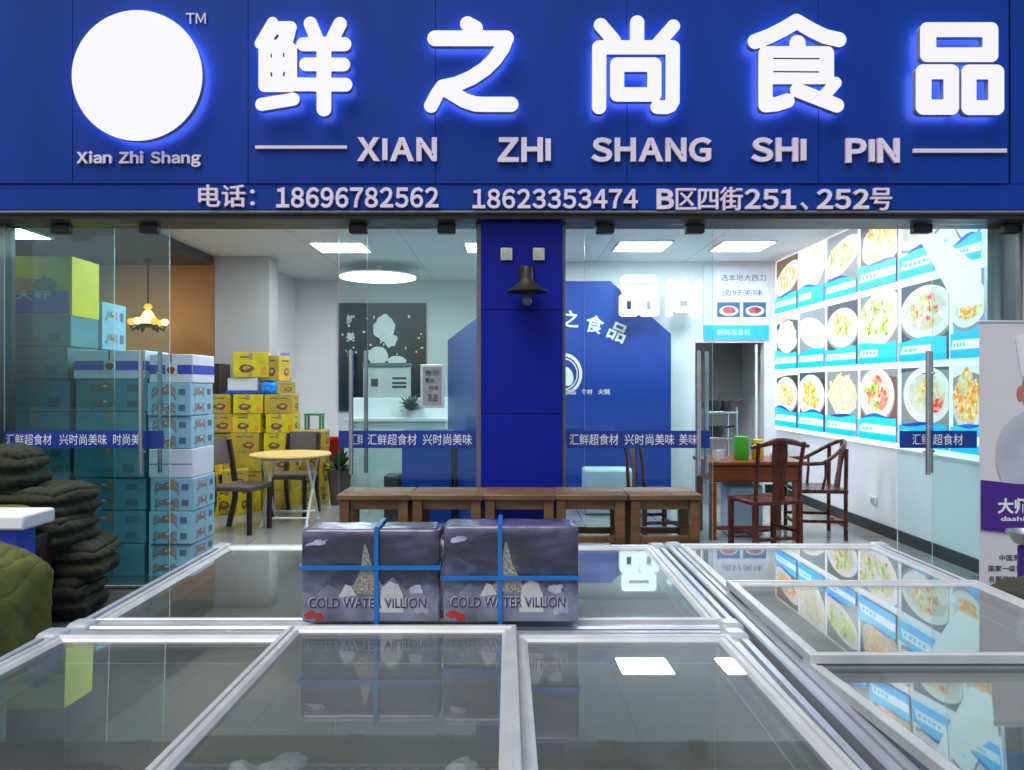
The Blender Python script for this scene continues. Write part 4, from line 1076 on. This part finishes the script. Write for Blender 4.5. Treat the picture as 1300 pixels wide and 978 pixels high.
tag(MB().box((-3.32, 8.78, 1.362), (-2.86, 9.12, 1.40), M['bluep']).link('blue_tray', bevel=.01), 'blue flat tray lying among the yellow cartons', 'tray')
soft('blue_bag', 'crumpled blue plastic bag on the yellow pile', 'bag', (-2.80, 8.85, 1.44), (.24, .2, .16), mat('blue plastic bag', (0.01, 0.22, 0.75, 1), 0.3), 41, .3, amp=.22, freq=9)
tag(MB().box((-3.30, 8.80, 1.402), (-2.95, 9.15, 1.55), M['cw']).link('white_box', bevel=.008), 'white box under the tilted yellow carton', 'box')

# brown cabinet, chandelier
t = thing('brown_cabinet', 'dark brown cabinet standing against the tan wall', 'cabinet', (-3.9, 9.5, .006))
MB().box((-4.25, 9.40, .008), (-3.62, 9.86, 1.74), M['darkwood']).link('body', t, bevel=.008)
MB().box((-4.22, 9.385, .06), (-3.94, 9.398, 1.70), M['darkwood']).link('door', t, bevel=.004)
MB().box((-3.93, 9.385, .06), (-3.65, 9.398, 1.70), M['darkwood']).link('door', t, bevel=.004)
MB().box((-3.98, 9.365, .85), (-3.965, 9.384, 1.0), M['steel']).link('handle', t)
tag(MB().box((-3.95, 9.5, 1.741), (-3.80, 9.65, 1.80), M['black']).link('black_box', bevel=.01), 'small black box on top of the brown cabinet', 'box')
t = thing('chandelier', 'amber glass chandelier hanging before the tan wall at left', 'chandelier', (PX(187, 9.3), 9.3, 3.03))
cx_, cy_ = PX(188, 9.3), 9.3
M['amber'] = emit('amber lamp glass', (1.0, 0.36, 0.03, 1), 1.4); M['ambercore'] = emit('warm lamp glass', (1.0, 0.62, 0.20, 1), 3.0)
mb = MB(); mb.lathe([(.06, 0), (.06, -.02), (.02, -.05)], (cx_, cy_, 3.028), M['bronze']); mb.tube([(cx_, cy_, 2.99), (cx_, cy_, 2.46)], .012, M['bronze']); mb.lathe([(.10, .02), (.115, 0), (.10, -.02)], (cx_, cy_, 2.21), M['bronze'], 20); mb.link('rod', t)
mb = MB(); mb.lathe([(.02, .07), (.045, .05), (.05, .02), (.02, 0)], (cx_, cy_, 2.41), M['amber']); mb.link('glass_ball', t)
mb = MB(); mb.lathe([(.02, .14), (.055, .10), (.085, .04), (.09, -.02), (.06, -.06), (.02, -.07)], (cx_, cy_, 2.27), M['ambercore']); mb.link('lamp_shade', t)
for k in range(6):
    a = k * math.pi / 3 + .3; x, y = cx_ + .19 * math.cos(a), cy_ + .19 * math.sin(a)
    mb = MB(); mb.tube([(cx_ + .1 * math.cos(a), cy_ + .1 * math.sin(a), 2.20), (cx_ + .18 * math.cos(a), cy_ + .18 * math.sin(a), 2.15), (x, y, 2.21)],   .016, M['bronze']); ar = mb.link('arm', t)
    mb = MB(); mb.lathe([(.015, 0), (.036, .015), (.045, .045), (.036, .075), (.015, .085)], (x, y, 2.21), M['amber'] if k % 2 else M['ambercore'], 16); mb.link('lamp_shade', ar)

# ------------------------------------------------------------------ left: dining set
def make_chair(label):
    t = thing('dining_chair', label, 'chair', (0, 0, 0), 'dark dining chairs at the round table', world=False); t['_w'] = 0
    m = M['darkwood']; a = .21
    MB().box((-a, -a, .42), (a, a, .475), M['brownseat']).link('seat', t, bevel=.018, seg=3)
    for sx in (-1, 1):
        MB().bar((sx * .185, -.185, 0), (sx * .19, -.19, .42), .04, .04, m).link('leg', t, bevel=.004)
        mb = MB(); 
        for p, q in (((sx * .18, .27, 0), (sx * .185, .20, .30)), ((sx * .185, .20, .30), (sx * .185, .20, .47)), ((sx * .185, .20, .47), (sx * .18, .27, .90))): mb.bar(p, q, .036, .045, m)
        mb.link('leg', t)
    mb = MB(); n = 10
    vs, fs = [], []
    for i in range(n + 1):
        u = -.18 + .36 * i / n; c = .03 * (1 - (u / .18) ** 2)
        for z, y in ((.66, .235), (.92, .285)):
            for d in (0, .028): vs.append((u, y + c + d, z))
    for i in range(n):
        o = i * 4
        for p, q in ((0, 1), (1, 3), (3, 2), (2, 0)): fs.append((o + p, o + q, o + 4 + q, o + 4 + p))
    fs += [(0, 1, 3, 2), (n * 4, n * 4 + 1, n * 4 + 3, n * 4 + 2)]
    mb.add(vs, fs, M['brownseat']); mb.link('backrest', t)
    return t
ch = make_chair('dark brown dining chair side-on at the left of the round table'); ch.location = (-2.66, 7.50, .006); ch.rotation_euler = (0, 0, R(78))
dup(ch, (-2.40, 8.42, .006), R(-6), 'dark brown dining chair facing the doorway behind the round table')
t = thing('round_table', 'pale yellow round folding table on white crossed legs', 'table', (PX(368, 7.9), 7.9, .006))
x, y = PX(369, 7.9), 7.9
mb = MB(); mb.lathe([(.001, .722), (.41, .722), (.418, .73), (.418, .742), (.41, .75), (.001, .75)], (x, y, 0), M['pine'], 48); mb.link('tabletop', t)
for sx in (-1, 1):
    for sg in (-1, 1):
        mb = MB(); mb.tube([(x + sx * .23, y - sg * .25, .02), (x + sx * .23 + sg * .0, y + sg * .22, .70)], .014, M['wpaint']); mb.tube([(x + sx * .23, y - sg * .25 - .05, .02), (x + sx * .23, y - sg * .25 + .05, .02)], .013, M['wpaint']); mb.link('leg', t)
for yy, z in ((-.25, .10), (.25, .10), (-.2, .69)): mb = MB(); mb.tube([(x - .23, y + yy + (.03 if yy < 0 else -.03), z), (x + .23, y + yy + (.03 if yy < 0 else -.03), z)], .011, M['wpaint']); mb.link('crossbar', t)
# bench with red bucket, green stool
t = thing('low_bench', 'low dark brown bench against the left back wall', 'bench', (-2.2, 9.9, .006))
MB().box((-2.75, 9.75, .345), (-1.75, 10.15, .39), M['darkwood']).link('seat', t, bevel=.005)
for sx in (-2.68, -1.82):
    for sy in (9.80, 10.10): MB().box((sx - .03, sy - .03, .007), (sx + .03, sy + .03, .344), M['darkwood']).link('leg', t, bevel=.003)
t = thing('red_bucket', 'red plastic bucket on the low brown bench', 'bucket', (PX(420, 9.85), 9.9, .391))
x = PX(416, 9.85)
mb = MB(); mb.lathe([(.16, 0), (.22, .36), (.235, .365), (.235, .38), (.21, .375), (.15, .02), (.001, .015)], (x, 9.95, .391), M['red']); mb.link('body', t)
mb = MB(); mb.tube([(x - .19, 9.93, .72), (x - .16, 9.93, .80), (x - .05, 9.93, .86)], .008, M['red']); mb.link('handle', t)
t = thing('green_basket', 'green plastic basket frame on the low yellow stack', 'basket', (-2.42, 9.35, .915))
for sx in (-.09, .09):
    for sy in (-.07, .07): MB().box((-2.42 + sx - .012, 9.35 + sy - .012, .916), (-2.42 + sx + .012, 9.35 + sy + .012, 1.09), M['green']).link('post', t, bevel=.003)
MB().box((-2.53, 9.26, 1.091), (-2.31, 9.44, 1.115), M['green']).link('top', t, bevel=.005)
for px, py in ((362, 452), (364, 484)):
    o = MB().box((PX(px - 6, 9.74), 9.735, PZ(py + 4, 9.74)), (PX(px + 6, 9.74), 9.745, PZ(py - 4, 9.74)), mat('violet tag', (0.25, 0.25, 0.55, 1), 0.5)).link('wall_tag', bevel=.002)
    o.location = (.0, .25, 0); tag(o, f'small violet tag on the left column wall, {"upper" if py < 470 else "lower"} of two', 'tag', 'violet tags on the wall')
    o.location = (-.0, 0, 0)

# dark mural with plain white shapes
Y = 11.97
mu = thing('dark_mural', 'dark teal mural with white shapes and dots on the rear wall', 'mural', (PX(485, Y), Y, PZ(520, Y)))
M['mural'] = mat('dark teal mural', (0.003, 0.026, 0.045, 1), 0.75, spec=0.1, var=0.5, scale=1.2); M['mwhite'] = mat('mural white', (0.82, 0.85, 0.86, 1), 0.6)
MUF = lambda u, v, d: (PX(u, Y), Y - d, PZ(v, Y))
mb = MB(); mb.prism(rect(430, 522, 541, 385), MUF, 0, .02, M['mural']); mb.link('panel', mu, smooth=0)
mb = MB(); rn2 = random.Random(5)
mb.flat(ell(488, 416, 13, 17, 20, .2, .12, rn2), MUF, .022, M['mwhite']); mb.flat(ell(495, 432, 9, 9, 14, 0, .2, rn2), MUF, .0225, M['mwhite'])
mb.flat(ell(480, 452, 13, 12, 18, 0, .05, rn2), MUF, .022, M['mwhite']); mb.flat(ell(504, 458, 12, 6, 16, 0, .05, rn2), MUF, .0225, M['mwhite'])
for i in range(24): mb.flat(ell(rn2.uniform(434, 536), rn2.uniform(395, 450), rn2.uniform(.8, 2), rn2.uniform(.8, 2), 8), MUF, .024, M['mwhite'])
mb.link('white_shapes', mu, smooth=0)
mb = MB()
for i, ch_ in enumerate('鲜美食'): text(mb, ch_, 440, -(412 + i * 22), 451, -(400 + i * 22), lambda u, v, d: (PX(u, Y), Y - .024, PZ(-v, Y)), M['mwhite'], .025)
mb.link('lettering', mu, smooth=0)
# reception counter, carton, plants
t = thing('reception_counter', 'pale green white counter behind the door left of the pillar', 'counter', (-1.5, 9.6, .006))
M['counter'] = mat('pale counter', (0.55, 0.66, 0.62, 1), 0.35)
MB().box((-2.05, 9.6, .008), (-.80, 10.1, 1.02), M['counter']).link('body', t, bevel=.008)
MB().box((-2.08, 9.85, 1.021), (-.78, 10.14, 1.30), M['white']).link('back_ledge', t, bevel=.008)
MB().box((-2.10, 9.57, 1.0), (-.78, 9.845, 1.045), M['wpaint']).link('worktop', t, bevel=.006)
MB().box((-1.80, 9.585, .1), (-1.2, 9.599, .9), M['counter']).link('front_panel', t, bevel=.004)
t = thing('grey_carton', 'grey carton with black label marks on the pale counter', 'carton', (-1.55, 10.0, 1.302))
MB().box((PX(461, 9.9), 9.9, 1.302), (PX(519, 9.9), 10.12, PZ(466, 9.9)), mat('grey cardboard', (0.42, 0.44, 0.43, 1), 0.7)).link('box', t, bevel=.006)
mb = MB(); CF = lambda u, v, d: (PX(u, 9.9), 9.898 - d, PZ(v, 9.9))
mb.flat(rect(471, 491, 480, 481), CF, 0, M['inkp'])
for y0 in (479, 485, 490): mb.flat(rect(498, y0 + 3, 516, y0), CF, 0, M['inkp'])
mb.link('label_print', t, smooth=0)
MB().box((PX(460, 9.9), 9.885, PZ(466, 9.9) + .002), (PX(520, 9.9), 10.13, PZ(461, 9.9)), mat('dark teal lid', (0.03, 0.10, 0.12, 1), 0.5)).link('lid', t, bevel=.005)
def plant(x, y, z, r, h, label, lm, seed, n=70, pot='wpaint'):
    t = thing('potted_plant', label, 'plant', (x, y, z), 'potted plants on the counter'); rq = random.Random(seed)
    mb = MB(); mb.lathe([(r * .35, 0), (r * .5, h * .4), (r * .55, h * .42), (r * .45, h * .4), (.001, h * .36)], (x, y, z), M[pot], 20); mb.link('pot', t)
    mb = MB()
    for i in range(n):
        a, e = rq.uniform(0, 6.28), rq.uniform(.15, 1.4); L = r * rq.uniform(.6, 1.25)
        b = Vector((x, y, z + h * .40)); d = Vector((math.cos(a) * math.cos(e), math.sin(a) * math.cos(e), math.sin(e))); s_ = Vector((-math.sin(a), math.cos(a), 0)) * L * .10
        m_ = b + d * L * .55 + Vector((0, 0, .05 * L)); tip = b + d * L + Vector((0, 0, -.18 * L))
        mb.add([b, m_ - s_, tip, m_ + s_], [(0, 1, 2, 3)], lm)
    mb.link('foliage', t, smooth=0, fix=False)
plant(PX(521, 9.7), 9.70, 1.046, .24, .22, 'bushy grey green plant on the pale counter', M['leafb'], 3)
plant(PX(431, 9.2), 9.2, .006, .30, 1.02, 'dark leafed plant on the floor left of the pale counter', M['leaf'], 4, 60, 'brownseat')
plant(PX(592, 8.0), 8.05, .975, .14, .14, 'small pale cactus-like plant on the blue counter', mat('pale leaf', (0.5, 0.6, 0.5, 1), 0.5), 5, 50)
t = thing('blue_counter', 'bright blue counter behind the door left of the pillar', 'counter', (-.7, 8.1, .006))
MB().box((-1.13, 7.95, .008), (-.60, 8.35, .94), M['blue_in']).link('body', t, bevel=.006)
MB().box((-1.16, 7.92, .941), (-.585, 8.38, .972), M['bluep']).link('worktop', t, bevel=.006)
tag(MB().box((-1.33, 8.0, .008), (-1.16, 8.25, .50), mat('dark bin', (0.02, 0.022, 0.024, 1), 0.4)).link('waste_bin', bevel=.02), 'dark waste bin beside the blue counter', 'bin')

# ------------------------------------------------------------------ right: tea table and rosewood chairs
t = thing('tea_table', 'reddish wooden tea table with drawers by the right wall', 'table', (2.35, 7.3, .006))
m = M['tablewood']
MB().box((1.88, 7.0, .715), (2.80, 7.62, .75), m).link('tabletop', t, bevel=.006)
for u in (1.93, 2.34): MB().box((u, 7.03, .57), (u + .40, 7.055, .70), m).link('drawer', t, bevel=.004)
MB().box((1.92, 7.057, .55), (2.76, 7.58, .714), m).link('drawer_case', t, bevel=.003)
for sx in (1.93, 2.72):
    for sy in (7.06, 7.56): MB().box((sx - .03, sy - .03, .007), (sx + .03, sy + .03, .549), m).link('leg', t, bevel=.004)
MB().box((1.97, 7.05, .10), (2.68, 7.08, .14), m).link('stretcher', t, bevel=.003)
for x, lab, mm, r_, h in ((PX(941, 7.2), 'bright green tin canister on the tea table', 'lime', .07, .22), (PX(962, 7.2), 'yellow tea tin on the tea table', 'cy', .055, .19)):
    t = thing('tea_tin', lab, 'tin', (x, 7.2, .751))
    mb = MB(); mb.lathe([(r_ * .95, 0), (r_, .006), (r_, h * .8)], (x, 7.2, .751), M[mm]); mb.link('body', t)
    mb = MB(); mb.lathe([(r_ * 1.04, h * .8), (r_ * 1.04, h), (r_ * .5, h * 1.02)], (x, 7.2, .752), M[mm]); mb.link('lid', t)
for i, x in enumerate((PX(910, 7.15), PX(918, 7.2))):
    mb = MB(); mb.lathe([(.03, 0), (.04, .09), (.037, .09), (.028, .006), (.001, .005)], (x, 7.15 + .1 * i, .751), M['paper']); tag(mb.link('tea_cup'), f'small white cup on the tea table, {"nearer" if i == 0 else "farther"} of two', 'cup', 'cups on the tea table')
soft('paper_bag', 'crumpled white bag on the tea table behind the rosewood chair', 'bag', (2.66, 7.35, .80), (.16, .14, .09), M['paper'], 51, .2, amp=.2)
tag(MB().box((2.12, 7.2, .008), (2.46, 7.5, .50), mat('pale blue drum', (0.35, 0.5, 0.62, 1), 0.4)).link('water_box', bevel=.03), 'pale blue water box under the tea table', 'box')

def make_side_chair(label):
    t = thing('rosewood_chair', label, 'chair', (0, 0, 0), 'rosewood chairs at the tea table', world=False); t['_w'] = 0
    m = M['rosewood']; a, b = .245, .21
    MB().box((-a, -b, .43), (a, b, .465), m).link('seat', t, bevel=.006)
    for sx in (-1, 1):
        MB().bar((sx * (a - .025), b - .025, 0), (sx * (a - .025), b - .025, .429), .04, .04, m).link('leg', t, bevel=.004)
        mb = MB(); mb.bar((sx * (a - .025), -b + .025, 0), (sx * (a - .025), -b + .025, .466), .04, .04, m); mb.tube([(sx * (a - .025), -b + .025, .466), (sx * (a - .03), -b + .01, .75), (sx * (a - .02), -b - .03, .97)], .018, m); mb.link('leg', t)
    for sy in (-b + .025, b - .025): MB().box((-a + .046, sy - .01, .12), (a - .046, sy + .01, .15), m).link('stretcher', t, bevel=.003)
    for sx in (-1, 1): MB().box((sx * (a - .025) - .01, -b + .046, .17), (sx * (a - .025) + .01, b - .046, .20), m).link('stretcher', t, bevel=.003)
    mb = MB(); mb.prism([(-.06, .466), (.06, .466), (.05, .60), (.075, .78), (.07, .96), (-.07, .96), (-.075, .78), (-.05, .60)], lambda u, v, d: (u, -b + .02 - d - .06 * max(0, v - .6), v), 0, .016, m); mb.link('splat', t, smooth=0)
    mb = MB(); pts = []
    for i in range(15):
        u = -1.16 + 2.32 * i / 14
        pts.append((u * a, -b - .035 - .03 * math.cos(u * 1.3) + .03, .955 + .028 * math.cos(u * 2.2)))
    mb.tube(pts, [.012 + .016 * math.cos(-1.3 + 2.6 * i / 14) for i in range(15)], m, 10); mb.link('crest_rail', t)
    return t
rc = make_side_chair('rosewood yoke-backed chair with its back to the doorway at the tea table'); rc.location = (2.27, 6.62, .006); rc.rotation_euler = (0, 0, R(16))
dup(rc, (1.40, 7.15, .006), R(-80), 'rosewood yoke-backed chair behind the glass door at the left of the tea table')
def horseshoe_chair(label, loc, rz):
    t = thing('horseshoe_armchair', label, 'chair', loc, 'rosewood chairs at the tea table', world=False, rz=rz); t['_w'] = 0
    m = M['rosewood']; a, b = .27, .23
    MB().box((-a, -b, .44), (a, b, .475), m).link('seat', t, bevel=.006)
    for sx in (-1, 1):
        for sy in (-1, 1):
            top = .70 if sy > 0 else .86
            mb = MB(); mb.tube([(sx * (a - .02), sy * (b - .02), 0), (sx * (a - .02), sy * (b - .02), .47), (sx * (a - .02), sy * (b - .02) * (1.0 if sy > 0 else 1.03), top)], .019, m); mb.link('leg', t)
    for sy in (-b + .02, b - .02): MB().box((-a + .04, sy - .01, .12), (a - .04, sy + .01, .15), m).link('stretcher', t, bevel=.003)
    for sx in (-1, 1): MB().box((sx * (a - .02) - .01, -b + .04, .16), (sx * (a - .02) + .01, b - .04, .19), m).link('stretcher', t, bevel=.003)
    pts = []
    for i in range(25):
        q = -math.pi * .08 + math.pi * 1.16 * i / 24
        yy = -math.sin(q) * .30 + .03; pts.append((math.cos(q) * .29, yy if math.sin(q) > 0 else yy + .10 * (1 if i in (0, 24) else .5), .72 + .20 * max(0, math.sin(q)) ** 1.2))
    mb = MB(); mb.tube(pts, .019, m); mb.link('arm_rail', t)
    mb = MB(); mb.prism([(-.065, .476), (.065, .476), (.05, .65), (.07, .90), (-.07, .90), (-.05, .65)], lambda u, v, d: (u, -b + .03 - d - .16 * max(0, v - .5), v), 0, .016, m); mb.link('splat', t, smooth=0)
    for sx in (-1, 1): mb = MB(); mb.tube([(sx * (a - .02), .0, .476), (sx * (a + .01), -.02, .60), (sx * (a + .005), -.02, .76)], .013, m); mb.link('spindle', t)
    return t
horseshoe_chair('rosewood armchair with a curved horseshoe rail by the white right wall', (2.99, 7.30, .006), R(84))
# kitchen shelf with pots
t = thing('kitchen_shelf', 'steel kitchen shelf before the passage behind the tea table', 'shelf', (2.65, 9.3, .006))
for z in (.35, .80, 1.12): MB().box((2.42, 9.15, z), (2.82, 9.55, z + .025), M['steel']).link('shelf_board', t, bevel=.003)
for sx in (2.44, 2.80):
    for sy in (9.17, 9.53): mb = MB(); mb.tube([(sx, sy, .007), (sx, sy, 1.2)], .012, M['steel']); mb.link('post', t)
for i, (x, z, r_) in enumerate(((2.55, 1.146, .12), (2.72, 1.146, .08), (2.58, .826, .12))):
    t = thing('black_pot', ['black cooking pot on the top shelf by the passage', 'small black cooking pot at the right end of the top kitchen shelf', 'black cooking pot on the middle kitchen shelf'][i], 'pot', (x, 9.33, z), 'pots on the kitchen shelf')
    mb = MB(); mb.lathe([(r_ * .8, 0), (r_, .05), (r_, .13), (r_ * .95, .13), (r_ * .8, .02), (.001, .015)], (x, 9.33, z), M['black']); mb.link('body', t)
    mb = MB(); mb.tube([(x + r_ * .9, 9.33, z + .11), (x + r_ + .10, 9.25, z + .14)], .012, M['black']); mb.link('handle', t)
tag(MB().box((.86, 8.4, .008), (1.42, 8.75, .52), mat('pale ice box', (0.45, 0.62, 0.70, 1), 0.4)).link('cool_box', bevel=.03), 'pale blue cool box on the floor before the blue partition', 'box')
t = thing('wall_socket', 'white socket low on the right wall below the menu', 'socket', (XR, 7.3, .3))
MB().box((XR - .016, 7.40, .28), (XR - .001, 7.52, .36), M['white']).link('plate', t, bevel=.004)
MB().box((XR - .022, 7.43, .30), (XR - .0165, 7.49, .34), M['lside']).link('outlet', t)

# ------------------------------------------------------------------ right: roll-up banner
BY = 4.28
ba = thing('rollup_banner', 'white roll-up banner of a cook with a purple band at the right edge', 'banner', (3.15, BY, 0))
BF = lambda u, v, d: (u, BY - d, v)
bx0, bx1, bz1 = PX(1243, BY), PX(1243, BY) + .95, PZ(410, BY)
M['bwhite'] = mat('banner vinyl', (0.60, 0.60, 0.62, 1), 0.4, var=0.02)
mb = MB(); mb.prism(rect(bx0, .09, bx1, bz1), BF, 0, .004, M['bwhite']); sh = mb.link('sheet', ba, smooth=0)
MB().box((bx0 - .02, BY - .05, .004), (bx1 + .02, BY + .05, .089), M['alu']).link('base', ba, bevel=.008)
MB().box((bx0 - .005, BY - .008, bz1 - .001), (bx1 + .005, BY + .012, bz1 + .014), M['alu']).link('top_rail', ba, bevel=.003)
mb = MB(); mb.tube([((bx0 + bx1) / 2, BY + .03, .09), ((bx0 + bx1) / 2, BY + .012, bz1)], .01, M['alu']); mb.link('pole', ba)
M['skin'] = mat('printed skin', (0.42, 0.17, 0.11, 1), 0.5); M['coat'] = mat('printed cook coat', (0.42, 0.46, 0.52, 1), 0.5, var=0.15, scale=5); M['hat'] = mat('printed cook hat', (0.68, 0.70, 0.73, 1), 0.5)
mx = PX(1330, BY)
mb = MB()
mb.flat(ell(mx, PZ(497, BY), .155, .185, 28), BF, .006, M['skin']); mb.flat(ell(mx - .16, PZ(500, BY), .022, .045, 14), BF, .0065, M['skin'])
mb.flat([(mx - .155, PZ(478, BY)), (mx + .155, PZ(478, BY)), (mx + .19, PZ(428, BY)), (mx + .1, PZ(420, BY)), (mx - .1, PZ(420, BY)), (mx - .19, PZ(428, BY))], BF, .008, M['hat'])
zb, zs = PZ(618, BY), PZ(530, BY)
mb.flat([(mx - .26, zb), (mx - .30, PZ(590, BY)), (mx - .295, PZ(562, BY)), (mx - .26, PZ(543, BY)), (mx - .20, zs), (mx - .12, PZ(520, BY)), (mx + .12, PZ(520, BY)), (mx + .20, zs), (mx + .295, PZ(560, BY)), (mx + .26, zb)], BF, .010, M['coat'])
mb.flat(ell(mx - .12, PZ(537, BY), .008, .006, 8), BF, .012, M['inkp'])
mb.flat(rect(mx - .07, PZ(495, BY), mx - .03, PZ(492, BY)), BF, .0075, M['inkp']); mb.flat(rect(mx + .03, PZ(495, BY), mx + .07, PZ(492, BY)), BF, .0075, M['inkp'])
mb.link('cook_print', ba, smooth=0)
mb = MB(); mb.flat([(bx0 + .001, PZ(672, BY)), (bx0 + .25, PZ(678, BY)), (bx1 - .001, PZ(690, BY)), (bx1 - .001, PZ(622, BY)), (bx0 + .2, PZ(614, BY)), (bx0 + .001, PZ(609, BY))], BF, .014, M['purple']); mb.link('purple_band', ba, smooth=0)
mb = MB(); text(mb, '大师傅', PX(1264, BY), PZ(652, BY), PX(1325, BY), PZ(632, BY), lambda u, v, d: (u, BY - .017, v), M['paper'], .03)
text(mb, 'dashifu', PX(1268, BY), PZ(661, BY), PX(1310, BY), PZ(655, BY), lambda u, v, d: (u, BY - .017, v), M['paper'], .02); mb.link('lettering', ba, smooth=0)
for i, (s_, u0) in enumerate((('中国烹饪大师', 1268), ('国家一级评委', 1254), ('名厨美味推荐', 1254))):
    mb = MB(); text(mb, s_, PX(u0, BY), PZ(712 + 13.5 * i, BY), PX(u0 + 52, BY), PZ(704 + 13.5 * i, BY), lambda u, v, d: (u, BY - .006, v), M['inkp'], .015); mb.link('lettering', ba, smooth=0)
t = thing('bowl_stand', 'purple pedestal with a steel bowl before the banner at the right edge', 'stand', (PX(1306, 3.9), 3.9, 0))
x = PX(1306, 3.9)
mb = MB(); mb.lathe([(.14, .005), (.14, .03), (.05, .05), (.05, .62), (.001, .62)], (x, 3.9, 0), M['purple']); mb.link('pedestal', t)
mb = MB(); mb.lathe([(.03, .621), (.07, .64), (.10, .69), (.105, .70), (.095, .69), (.06, .65), (.001, .635)], (x, 3.9, 0), M['steel']); mb.link('bowl', t)
soft('olive_quilt', 'olive quilt bundled on the ground before the roll-up banner at right', 'quilt', (2.62, 3.55, .26), (.62, .46, .53), M['olive_dark'], 61, .1, r=.3, amp=.08, freq=5, sub=16)
for o in COL.objects:
    if '_w' in o: del o['_w']
